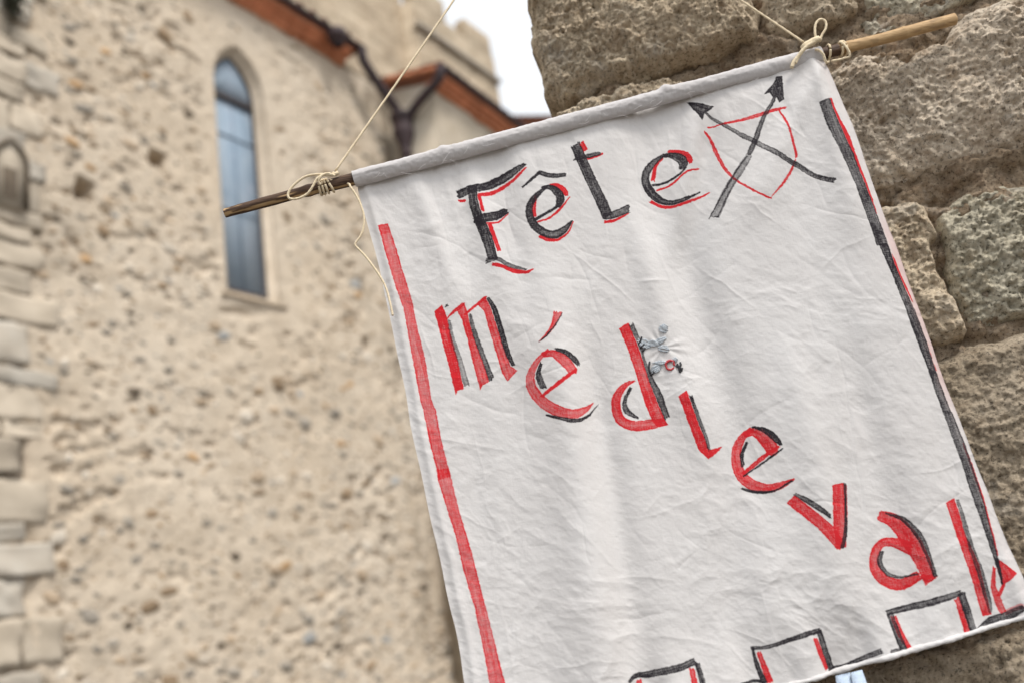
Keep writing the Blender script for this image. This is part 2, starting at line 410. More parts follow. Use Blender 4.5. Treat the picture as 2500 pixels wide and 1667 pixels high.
def church_window():
    # splayed reveal from the face of the wall to the glass
    n = len(WIN_O); A = CH(WIN_O[:, 0], WIN_O[:, 1], 5.997); B = CH(WIN_G[:, 0], WIN_G[:, 1], 6.12)
    V = np.concatenate([A, B]); F = [(i, (i + 1) % n, n + (i + 1) % n, n + i) for i in range(n)]
    rv = mk('window', V, F, M_WALL, church, False); tag(rv, 'tall narrow pointed window of leaded glass with painted bluish reflection')
    # iron frame following the glass outline
    loop = np.vstack([WIN_G, WIN_G[:1]]); inner = (WIN_G - WIN_G.mean(0)) * np.array([.93, .99]) + WIN_G.mean(0)
    A = CH(WIN_G[:, 0], WIN_G[:, 1], 6.095); B = CH(inner[:, 0], inner[:, 1], 6.095); C = CH(inner[:, 0], inner[:, 1], 6.135)
    V = np.concatenate([A, B, C]); F = []
    for i in range(n):
        j = (i + 1) % n; F += [(i, j, n + j, n + i), (n + i, n + j, 2 * n + j, 2 * n + i)]
    mk('frame', V, F, M_WFRAME, rv, False)
    # panes: two lights, slightly wavy
    k = NT('window glass with painted sky'); v = k.coord('World')
    big = k.noise(v, 1.6, 4, .6, .6); sm_ = k.noise(v, 7, 3, .6)
    col = k.mix(k.ramp(big, [(.36, 0.), (.64, 1.)]), (.23, .3, .375), (.34, .4, .465)); col = k.mix(k.ramp(sm_, [(.55, 0.), (.75, .6)]), col, (.36, .4, .48))  # blue base and paler blobs paint the sky's reflection into the panes
    mg = k.fin(col, .6, k.bump(k.noise(v, 5, 2), .2, .03), .25)
    def pane(poly):
        m = len(poly); c = poly.mean(0); P = CH(np.r_[poly[:, 0], c[0]], np.r_[poly[:, 1], c[1]], 6.122)
        Bk = CH(poly[:, 0], poly[:, 1], 6.132)
        mk('pane', np.vstack([P, Bk]), [(i, (i + 1) % m, m) for i in range(m)] + [(i, m + 1 + i, m + 1 + (i + 1) % m, (i + 1) % m) for i in range(m)], mg, rv, False)
    s0, s1 = WIN_G[0, 0] + .012, WIN_G[1, 0] - .012; tb = 5.19
    pane(np.array([(s0, 3.14), (s1, 3.14), (s1, tb - .03), (s0, tb - .03)]))
    g = WIN_G[3:-1]; g = g[g[:, 1] > tb]; g = (g - g.mean(0)) * .97 + g.mean(0)
    pane(np.vstack([[(s0 + .01, tb), (s1 - .01, tb)], g]))
    chbox('transom', s0, s1, tb - .045, tb + .012, 6.09, 6.136, M_WFRAME, rv)
    for tt in (3.95, 4.75):
        chbox('saddle_bar', s0, s1, tt - .006, tt + .006, 6.11, 6.1195, m_lead, rv)
    chbox('lead_came', (s0 + s1) / 2 - .005, (s0 + s1) / 2 + .005, 3.14, tb - .05, 6.113, 6.1197, m_lead, rv)
    V = np.vstack([CH(np.array([5.25, 6.02, 6.02, 5.25]), np.full(4, 3.0), np.array([5.985, 5.975, 6.1, 6.1])),
                   CH(np.array([5.25, 6.02, 6.02, 5.25]), np.array([3.035, 3.035, 3.12, 3.12]), np.array([5.982, 5.982, 6.125, 6.125]))])
    o = mk('sill', V, [(0, 3, 2, 1), (4, 5, 6, 7), (0, 1, 5, 4), (1, 2, 6, 5), (2, 3, 7, 6), (3, 0, 4, 7)], M_SILL, rv, False); fix_normals(o.data)
m_lead = m_plain('lead came', (.16, .21, .28), (.2, .25, .31), 20, .6)
church_window()

def lump(seed, sub=2, fl=(1, 1, 1), rough=.22):
    bm = bmesh.new(); bmesh.ops.create_icosphere(bm, subdivisions=sub, radius=1)
    r = np.random.RandomState(seed); ph = r.rand(6) * 6.28; k = r.randn(6, 3) * 1.6
    for v in bm.verts:
        p = np.array(v.co); q = 1 + rough * sum(math.sin(k[i] @ p + ph[i]) for i in range(6)) / 2.2
        m = np.max(np.abs(p)); q *= .82 + .18 / max(m, .58) * .8        # a little blocky
        v.co = Vector(p * q * np.array(fl))
    me = bpy.data.meshes.new('rubble'); bm.to_mesh(me); bm.free(); return me

def wall_h(s, t):
    i = np.clip(((np.asarray(s) - 2.6) / .0155).astype(int), 0, H_.shape[0] - 1); j = np.clip(((np.asarray(t) + 1.2) / .0155).astype(int), 0, H_.shape[1] - 1)
    return H_[i, j]

def church_rubble():
    meshes = {}
    for mi, m in enumerate(RUB):
        for v in range(3):
            me = lump(100 + mi * 7 + v, 2 if v else 1, (1, 1, 1), .34); me.materials.append(m)
            me.polygons.foreach_set('use_smooth', np.ones(len(me.polygons), bool)); meshes[(mi, v)] = me
    cand = []; cells = {}
    for tries in range(70000):
        if len(cand) >= 3200: break
        s = RNG.uniform(3.3, 7.95); t = RNG.uniform(-1.0, 6.15)
        if s < float(quoin_edge(np.array([t]))[0]) + .1: continue
        if poly_sd(np.array([s]), np.array([t]), WIN_O)[0] > -.14 or (5.1 < s < 6.2 and 2.7 < t < 3.05): continue
        if min(math.hypot(s - a, t - b) for a, b in ((4.65, 4.13), (7.14, 2.86), (3.95, 3.62))) < .15: continue
        dens = 1 - .9 * math.exp(-((s - 5.75) / .6) ** 2) * (t > 2.4) - .5 * max(0, min(1, (t - 4.3) / 1.3)) * (s > 4.6)
        if RNG.random() > max(.12, dens) ** 1.3: continue
        a = min(.085, max(.014, RNG.lognormvariate(math.log(.031), .55)))
        ci, cj = int(s / .22), int((t + 2) / .22)
        if any((s - c[0]) ** 2 + ((t - c[1]) * 1.3) ** 2 < (.82 * (a + c[2])) ** 2 for di in (-1, 0, 1) for dj in (-1, 0, 1) for c in cells.get((ci + di, cj + dj), ())): continue
        cand.append((s, t, a)); cells.setdefault((ci, cj), []).append((s, t, a))
    cand.sort(key=lambda c: -c[2])
    rot_base = Matrix((tuple(DV), tuple(UP), tuple(NV_))).transposed()
    small = []
    for i, (s, t, a) in enumerate(cand):
        w = RNG.choices(range(7), weights=[30, 16, 27, 4, 12, 3, 8])[0]; v = RNG.randrange(3)
        asp = RNG.uniform(.38, .72); dep = a * RNG.uniform(.28, .45)
        h = 6.0 - max(float(wall_h(s, t)), -.02) + dep * RNG.uniform(.2, .7)
        M = rot_base @ Matrix.Rotation(RNG.uniform(-.4, .4), 3, 'Z') @ Matrix.Diagonal((a, a * asp, dep))
        P = CH(s, t, h)
        if i < 300:
            o = bpy.data.objects.new('stone', meshes[(w, v)]); COL.objects.link(o); o.parent = church
            o.matrix_local = Matrix.Translation(Vector(P - ORG[church.name])) @ M.to_4x4()
        else:
            small.append((w, v, M, P))
    by = {}
    for w, v, M, P in small: by.setdefault(w, []).append((v, M, P))
    for w, L in by.items():
        parts = []
        for v, M, P in L:
            me = meshes[(w, 0)]; co = np.array([q.co for q in me.vertices]) @ np.array(M).T + P
            parts.append((co, [tuple(p.vertices) for p in me.polygons]))
        V, F = merge(parts)
        tag(mk('rubble', V, F, RUB[w], church), kind='stuff')
church_rubble()

def rough_block(P8, seed, amp=.012, n=7):
    """a hewn block: dense box with knocked edges, from 8 corners"""
    bm = bmesh.new(); bmesh.ops.create_cube(bm, size=2)
    bmesh.ops.subdivide_edges(bm, edges=bm.edges, cuts=n, use_grid_fill=True)
    co = np.array([v.co for v in bm.verts]); ab = np.abs(co)
    srt = np.sort(ab, 1); edge = smooth(.75, 1.0, srt[:, 1])            # rounds the arrises
    co2 = co * (1 - .014 * edge)[:, None]
    u = (co2 + 1) / 2
    P = P8.reshape(2, 2, 2, 3); out = np.zeros_like(co)
    for i in (0, 1):
        for j in (0, 1):
            for k_ in (0, 1):
                w = (u[:, 0] if i else 1 - u[:, 0]) * (u[:, 1] if j else 1 - u[:, 1]) * (u[:, 2] if k_ else 1 - u[:, 2])
                out += w[:, None] * P[i, j, k_]
    sc = 9.0; nz = fbm(out[:, 0] * sc + out[:, 1] * 5 + seed, out[:, 2] * sc + out[:, 1] * 4, seed, 3)
    out += (amp * nz)[:, None] * NV_ + (amp * .55 * fbm(out[:, 2] * 14 + seed, out[:, 0] * 14, seed + 3, 2))[:, None] * DV + (amp * .5 * fbm(out[:, 0] * 12 + seed, out[:, 1] * 12, seed + 5, 2))[:, None] * UP
    bm.normal_update(); F = [tuple(v.index for v in f.verts) for f in bm.faces]; bm.free()
    return out, F

def quoins():
    chbox('joint_bed', 2.62, 3.45, -1.19, 6.2, 6.004, 6.1, M_JOINT, church)
    t = -1.15; i = 0
    r = random.Random(5)
    while t < 5.95:
        hgt = r.choice([.13, .18, .22, .26, .31])
        end = 3.5 + (.17 if i % 2 else 0) + r.uniform(-.09, .09)
        edges = [2.64]
        x = 3.0 + r.uniform(-.1, .45)
        while x < end - .25: edges.append(x); x += r.uniform(.25, .5)
        edges.append(end)
        for a, b in zip(edges[:-1], edges[1:]):
            g = .004 + .007 * r.random(); pr = r.uniform(-.014, .008)
            dt = r.uniform(-.02, .02)
            P8 = prism8(lambda q, w, h: CH(q, w, h), a + g, b - g, t + g + dt, t + hgt - g + dt * .5, 5.975 - pr, 6.15)
            P8 = P8 + np.repeat([[r.uniform(-.018, .018) * DV + r.uniform(-.014, .014) * UP] for _ in range(4)], 2, 0).reshape(8, 3)
            V, F = rough_block(P8, i * 7 + int(a * 10), .02, 6)
            o = mk('quoin', V, F, M_QUOIN2 if r.random() < .45 else M_QUOIN, church); fix_normals(o.data)
        t += hgt; i += 1
quoins()

def niche():
    # small carved blind niche let into the quoins: pale panel under a blackened pointed moulding
    o_ = lancet(3.2, 3.44, 3.26, 3.6, 3.78, 8)
    side = [tuple(p) for p in o_[1:-1]] + [tuple(o_[-1]), tuple(o_[0])]
    pts = np.array(side)
    P = CH(pts[:, 0], pts[:, 1], 5.93)
    V, F = tube(crom(P, .03), .017, 8)
    mo = mk('niche', V, F, RUB[6], church); tag(mo, 'small carved pointed niche with blackened moulding')
    i_ = lancet(3.21, 3.43, 3.25, 3.6, 3.76, 8); n = len(i_)
    V = np.vstack([CH(i_[:, 0], i_[:, 1], 5.945), CH(i_[:, 0], i_[:, 1], 6.05)])
    q = mk('panel', V, [tuple(range(n))] + [(i, (i + 1) % n, n + (i + 1) % n, n + i) for i in range(n)], M_QUOIN, mo, False); fix_normals(q.data)
    chbox('tablet', 3.27, 3.37, 3.32, 3.56, 5.935, 5.96, RUB[6], mo, .006)
niche()

def brick_row(s0, s1, t0, h_face, length, height, depth, parent, seed):
    """a corbelled course of single bricks sharing one mesh"""
    key = ('brick', length, height, depth)
    if key not in SHARED:
        bm = bmesh.new(); bmesh.ops.create_cube(bm, size=1)
        for v in bm.verts: v.co = Vector((v.co.x * (length - .008), v.co.y * (height - .006), v.co.z * depth))
        bmesh.ops.bevel(bm, geom=bm.edges[:], offset=.005, segments=1, affect='EDGES')
        me = bpy.data.meshes.new('brick'); bm.to_mesh(me); bm.free(); me.materials.append(M_BRICK); SHARED[key] = me
    r = random.Random(seed); s = s0 + length / 2
    R3 = Matrix((tuple(DV), tuple(UP), tuple(NV_))).transposed()
    while s < s1 - length / 2 + 1e-4:
        o = bpy.data.objects.new('brick', SHARED[key]); COL.objects.link(o); o.parent = parent
        P = CH(s, t0 + height / 2 + r.uniform(-.002, .002), h_face + depth / 2 + r.uniform(-.006, .006))
        o.matrix_local = Matrix.Translation(Vector(P - ORG[parent.name])) @ (R3 @ Matrix.Rotation(r.uniform(-.012, .012), 3, 'Y')).to_4x4()
        s += length
SHARED = {}

def half_gutter(name, s0, s1, t, h, r, parent):
    n = 12; th = np.linspace(math.pi, 2 * math.pi, n); V = []; 
    for s in (s0, s1):
        for rr in (r, r - .012):
            for a in th: V.append(CH(s, t + rr * math.sin(a), h - rr * math.cos(a)))
    V = np.array(V); F = []
    for i in range(n - 1):
        F += [(i, i + 1, 2 * n + i + 1, 2 * n + i), (n + i, 3 * n + i, 3 * n + i + 1, n + i + 1), (i, n + i, n + i + 1, i + 1), (2 * n + i, 2 * n + i + 1, 3 * n + i + 1, 3 * n + i)]
    F += [(0, 2 * n, 3 * n, n), (n - 1, 2 * n - 1, 4 * n - 1, 3 * n - 1)]
    o = mk(name, V, F, M_LEAD, parent); fix_normals(o.data); return o
def tiled_roof(s0, s1, t0, h0, t1, h1, parent, pitch=.19, slab=.06):
    """canal tiles: a corrugated slope with rounded covers and a slab beneath"""
    ns = int((s1 - s0) / pitch * 10) + 1; s = np.linspace(s0, s1, ns); nv = 14; v = np.linspace(0, 1, nv)
    S, Vv = np.meshgrid(s, v, indexing='ij'); c = np.cos((S - s0) / pitch * 2 * np.pi)
    lift = .05 * np.sign(c) * np.abs(c) ** .6 + .02 * (1 - (Vv * 9 % 1))
    P = CH(S, t0 + (t1 - t0) * Vv + lift, h0 + (h1 - h0) * Vv)
    o = mk('roof', P.reshape(-1, 3), grid_faces(ns, nv), M_TILE, parent)
    chk = prism8(lambda a, b, c_: CH(a, (t0 if not b else t1) - .03 - slab * c_, h0 if not b else h1), s0, s1, 0, 1, 0, 1)
    u = mk('roof_slab', chk, BOXF, M_TILE, o, False); fix_normals(u.data)
    return o

def nave_eaves():
    e = 7.3
    for i, (t, h) in enumerate(((6.26, 5.93), (6.31, 5.87), (6.36, 5.81))):
        brick_row(2.4, e + .03 * i, t, h, .23, .05, .3, church, 10 + i)
    chbox('eaves_bed', 2.4, e + .04, 6.412, 6.43, 5.8, 6.6, M_TILE, church)
    half_gutter('gutter', 2.4, e + .08, 6.465, 5.765, .045, church)
    tiled_roof(2.4, 7.35, 6.5, 5.77, 7.5, 8.2, church)
    chbox('wall_head', 2.4, 8.0, 6.29, 6.36, 6.01, 6.7, M_TOWER, church)
    # rounded vent cowl above the gutter
    a_, b_ = st_of(826., 112., 5.72); p = CH(a_, b_, 5.72); prof = [(.0, .06), (.06, .06), (.07, .1), (.13, .12), (.19, .1), (.22, .05), (.23, .0)]
    n = 16; V = []; 
    for z, r in prof:
        for j in range(n): V.append(p + np.array([r * math.cos(j * 2 * math.pi / n), r * math.sin(j * 2 * math.pi / n), z]))
    F = [(i * n + j, i * n + (j + 1) % n, (i + 1) * n + (j + 1) % n, (i + 1) * n + j) for i in range(len(prof) - 1) for j in range(n)]
    mk('vent_cowl', np.array(V), F, M_LEAD, church)
nave_eaves()

def wall_weed():
    p0 = CH(3.31, 4.97, 5.95)
    w = thing('wall_plant', p0, 'dark weed growing from the wall at the top left corner', 'plant')
    k = NT('dark weed leaf'); v = k.coord('World'); m = k.fin(k.mix(k.noise(v, 30), (.03, .032, .02), (.07, .068, .045)), .7)
    r = np.random.RandomState(3); parts = []
    for i in range(120):
        c = p0 + NV_ * abs(r.normal(0, .05)) + DV * r.normal(0, .035) + UP * r.normal(0, .06)
        a = r.normal(size=3); a /= np.linalg.norm(a); b = np.cross(a, r.normal(size=3)); b /= np.linalg.norm(b); L = .03 + .03 * r.rand()
        parts.append((np.array([c - a * L, c + b * L * .35, c + a * L, c - b * L * .35]), [(0, 1, 2, 3)]))
    V, F = merge(parts); mk('foliage', V, F, m, w, False)
    st = []
    for i in range(7):
        e = p0 + NV_ * abs(r.normal(.04, .05)) + DV * r.normal(0, .1) + UP * r.normal(0, .14); st.append(tube(np.linspace(p0 - NV_ * .03, e, 5), .004, 5))
    V, F = merge(st); mk('stem', V, F, RUB[6], w)
wall_weed()

# ------------------------------------------------------------------ side chapel, downpipe, tower, far house
chapel = thing('side_chapel', CH(8., -1.8, 5.3), 'lower plastered chapel projecting beside the church, with brick eaves', 'chapel')
def build_chapel():
    e0 = 8.0
    s = np.linspace(e0, 13.2, 90); t = np.linspace(-1.85, 6.1, 150); S, T = np.meshgrid(s, t, indexing='ij')
    mk('wall', CH(S, T, 5.3 - .016 * smooth(.012, .15, S - e0) * fbm(S * 4, T * 4, 51, 4)).reshape(-1, 3), grid_faces(len(s), len(t)), M_CHAP, chapel)
    V = CH(np.full(4, e0), np.array([-1.85, 6.06, 6.27, -1.85]), np.array([5.305, 5.305, 6.1, 6.1]))
    V = np.vstack([V, V + DV * .012]); F = [(0, 1, 2, 3), (4, 7, 6, 5), (0, 4, 5, 1), (1, 5, 6, 2), (2, 6, 7, 3), (3, 7, 4, 0)]
    o = mk('end_wall', V, F, M_CHAP, chapel, False); fix_normals(o.data)
    for i, (tt, h) in enumerate(((5.97, 5.24), (6.02, 5.185), (6.07, 5.13))):
        brick_row(e0 + .01, 13.2, tt, h, .23, .05, .3, chapel, 30 + i)
    half_gutter('gutter', e0 - .13, 13.2, 6.165, 5.08, .045, chapel)
    tiled_roof(e0 - .04, 13.2, 6.19, 5.09, 6.42, 6.3, chapel, .19, .03)
    # tiles of the verge over the end wall
    for i in range(4):
        h0 = 5.1 + i * .19; a = CH(e0 - .07, 6.14 + (h0 - 5.1) * .24, h0); b = CH(e0 - .07, 6.155 + (h0 + .21 - 5.1) * .24, h0 + .21)
        V, F = tube(np.array([a, b]), [.026, .034], 10); mk('verge_tile', V, F, M_BRICK, chapel)
build_chapel()
chapel.rotation_euler.z = math.radians(2.7)

pipe = thing('downpipe', CH(7.86, -1.8, 5.75), 'dark purple brown rain hopper and downpipe in the corner beside the chapel', 'downpipe')
def build_pipe():
    hs0, ht0, hh = 7.9, 5.62, 5.72
    def tb(name, pts, r):
        P = crom(np.array([CH(*p) for p in pts]), .05); V, F = tube(P, r, 12); return mk(name, V, F, M_LEAD, pipe)
    tb('branch_pipe', [(7.34, 6.44, 5.77), (7.35, 6.34, 5.77), (7.38, 6.26, 5.77), (7.6, 6.03, 5.75), (7.82, 5.8, 5.72), (7.87, 5.68, 5.72)], .058)
    tb('branch_pipe', [(7.9, 6.14, 5.08), (7.9, 6.05, 5.09), (7.9, 5.97, 5.14), (7.91, 5.83, 5.45), (7.92, 5.7, 5.66)], .058)
    n = 20; c = CH(hs0, 0, hh); prof = [(5.76, .13), (5.76, .145), (5.71, .145), (5.7, .125), (5.56, .12), (5.54, .13), (5.5, .125), (5.36, .07), (5.3, .06), (5.28, .068), (5.22, .068), (5.2, .052)]
    V = np.array([c + np.array([r * math.cos(j * 2 * math.pi / n), r * math.sin(j * 2 * math.pi / n), z]) for z, r in prof for j in range(n)])
    F = [(i * n + j, i * n + (j + 1) % n, (i + 1) * n + (j + 1) % n, (i + 1) * n + j) for i in range(len(prof) - 1) for j in range(n)]
    o = mk('hopper', V, F, M_LEAD, pipe); fix_normals(o.data)
    tb('pipe', [(hs0, 5.25, hh), (hs0, 3, hh), (hs0, 0, hh), (hs0, -1.8, hh)], .05)
    for t in (4.6, 2.4, .2):
        tb('bracket', [(hs0, t - .02, hh), (hs0, t + .02, hh)], .062)
build_pipe()

tower = thing('church_tower', CH(13., -1.8, 9.), 'square church tower with battlements behind the roofs', 'tower')
def build_tower():
    def face(name, s0, s1, t0, t1, h, seed):
        s = np.linspace(s0, s1, max(4, int((s1 - s0) / .06))); t = np.linspace(t0, t1, max(4, int((t1 - t0) / .06))); S, T = np.meshgrid(s, t, indexing='ij')
        e = smooth(0, .25, np.minimum(np.minimum(S - s0, s1 - S), np.minimum(T - t0 + .3, t1 - T + .3)))
        return mk(name, CH(S, T, h - .025 * e * fbm(S * 3, T * 3, seed, 4)).reshape(-1, 3), grid_faces(len(s), len(t)), M_TOWER, tower)
    face('wall', 11.85, 14.52, -1.8, 10.84, 8.0, 60)
    chbox('wall', 11.85, 14.52, -1.8, 10.83, 8.02, 12.5, M_TOWER, tower)
    face('turret_wall', 5.2, 11.85, -1.8, 13.6, 8.28, 61)
    chbox('turret_wall', 5.2, 11.85, -1.8, 13.6, 8.32, 12.5, M_TOWER, tower)
    chbox('string_course', 11.82, 14.545, 10.2, 10.29, 7.9, 8.05, RUB[1], tower, .02)  # darker grey stone: the shadow under the course is put into its colour
    for s0, s1 in ((11.87, 12.9), (13.58, 14.5)):
        chbox('merlon', s0, s1, 10.838, 11.33, 8.004, 8.26, M_TOWER, tower, .025)
    for h0 in (9.2, 10.7, 12.0):
        chbox('merlon', 14.05, 14.51, 10.838, 11.33, h0, h0 + .9, M_TOWER, tower, .025)
build_tower()

def far_house():
    c = CAM + rays(1300, 285) * 26
    hs_ = thing('house', (c[0] + 3, c[1] + 2, 0), 'far house with tiled eaves seen under the sky between tower and wall', 'house')
    k = m_plain('far house render', (.4, .33, .24), (.34, .28, .2), 2)
    x0, x1, y0, y1, z = c[0] - 2.5, c[0] + 9, c[1], c[1] + 6, c[2] - .16
    ang = .27
    def rp(x, y, zz):
        dx, dy = x - c[0], y - c[1]; return np.array([c[0] + dx * math.cos(ang) - dy * math.sin(ang), c[1] + dx * math.sin(ang) + dy * math.cos(ang), zz])
    def bx(name, a, m, p=None):
        V = np.array([rp(x, y, zz) for x in a[:2] for y in a[2:4] for zz in a[4:]]); o = mk(name, V, BOXF, m, p or hs_, False); fix_normals(o.data); return o
    bx('wall', (x0, x1, y0 + .35, y1, 0, z), k)
    bx('eaves', (x0 - .2, x1, y0 + .1, y1, z, z + .12), M_TILE)
    n = 160; xs = np.linspace(x0 - .3, x1, n); V = []
    for x in xs:
        w = .05 * abs(math.cos(x * 14))
        V += [rp(x, y0 - .05, z + .14 + w), rp(x, y0 + 3.2, z + 1.1 + w)]
    mk('roof', np.array(V), [(2 * i, 2 * i + 2, 2 * i + 3, 2 * i + 1) for i in range(n - 1)], M_BRICK, hs_)
    for xx in (x0 + 2, x0 + 5):
        w = bx('window', (xx, xx + .8, y0 + .3, y0 + .4, z - 2.2, z - .9), M_WFRAME); bx('pane', (xx + .06, xx + .74, y0 + .28, y0 + .31, z - 2.14, z - .96), M_LEAD, w)
far_house()

# ------------------------------------------------------------------ the near stone wall
WA = math.radians(12)
WE = np.array([math.cos(WA), -math.sin(WA), 0.]); WN = np.array([-math.sin(WA), -math.cos(WA), 0.])
WO = np.array([.603, 1.04, CAM[2]])
def wall_ab(px, py):
    r = rays(px, py); k = (WN @ (WO - CAM)) / (r @ WN); p = CAM + r * k[..., None]; q = p - WO
    return np.stack([q @ WE, q[..., 2]], -1)
def WP(a, b, h=0.0):
    a = np.asarray(a, float); b = np.asarray(b, float); h = np.asarray(h, float)
    return WO + a[..., None] * WE + b[..., None] * UP + h[..., None] * WN
swall = thing('stone_wall', WP(np.array(-.2), np.array(-1.8)), 'weathered brown wall of big rough blocks behind the banner', 'wall')

def relief_stone(poly_ab, mat, seed, step=.0017, bulge=.02, edge=.02, rough=1.0, round_=.6, side=.12, cracks=()):
    P = np.asarray(poly_ab, float); lo = P.min(0) - .012; hi = P.max(0) + .012
    a = np.arange(lo[0], hi[0], step); b = np.arange(lo[1], hi[1], step); A, B = np.meshgrid(a, b, indexing='ij')
    wob = .006 * rough
    sd = poly_sd(A + wob * fbm(A * 28, B * 28, seed, 4), B + wob * fbm(A * 28 + 7, B * 28, seed + 9, 4), P)
    e = np.clip(sd / edge, 0, 1); prof = bulge * (1 - (1 - e) ** 2.2) + bulge * .5 * round_ * smooth(0, .12, sd)
    h = prof + .010 * fbm(A * 7, B * 7, seed + 1, 3)
    g = fbm(A * 95, B * 95, seed + 2, 4, .62)                         # granular crumbs
    pit = smooth(.35, .7, vnoise(A * 70 + 3, B * 95, seed + 4) + .35 * vnoise(A * 15, B * 15, seed + 5)) 
    led = vnoise(A * 9 + 2 * vnoise(A * 20, B * 20, seed + 3), B * 26, seed + 8)
    crumb = fbm(A * 170, B * 190, seed + 13, 3, .75)
    wa = A + .002 * g; wb = B + .002 * crumb
    w1 = worley(wa * 62, wb * 74, seed + 17); w2 = worley(wa * 150, wb * 165, seed + 18); w3 = worley(wa * 300, wb * 320, seed + 19)
    mid = fbm(A * 30, B * 42, seed + 29, 3, .6)
    patch = .35 + .65 * smooth(-.4, .5, vnoise(A * 11, B * 11, seed + 23))
    h += rough * (.0022 * g + .0014 * crumb - .0035 * pit + .0034 * led + .0024 * mid + patch * (.0048 * (.45 - w1) + .0056 * (.45 - w2) + .0036 * (.45 - w3))) * (.35 + .65 * smooth(0, .01, sd))
    for C_ in cracks:
        C_ = crom(np.asarray(C_), .006); dm = np.full(A.shape, 9.0)
        for c in C_: dm = np.minimum(dm, np.hypot(A + .004 * mid - c[0], B + .004 * g - c[1]))
        h -= .013 * np.exp(-(dm / .0045) ** 2) * (.55 + .45 * vnoise(A * 40, B * 40, seed + 33)); h += .004 * np.exp(-(dm / .016) ** 2) * vnoise(A * 70, B * 70, seed + 34)
    h = np.where(sd < 0, np.maximum(sd * side / .0045, -side), h)
    V = WP(A, B, h).reshape(-1, 3); q = grid_faces(len(a), len(b))
    keep = (sd.reshape(-1)[q] > -max(.0045, step)).any(1)
    q = q[keep]; used = np.unique(q); rem = np.full(len(V), -1); rem[used] = np.arange(len(used))
    return mk('stone', V[used], rem[q], mat, swall)

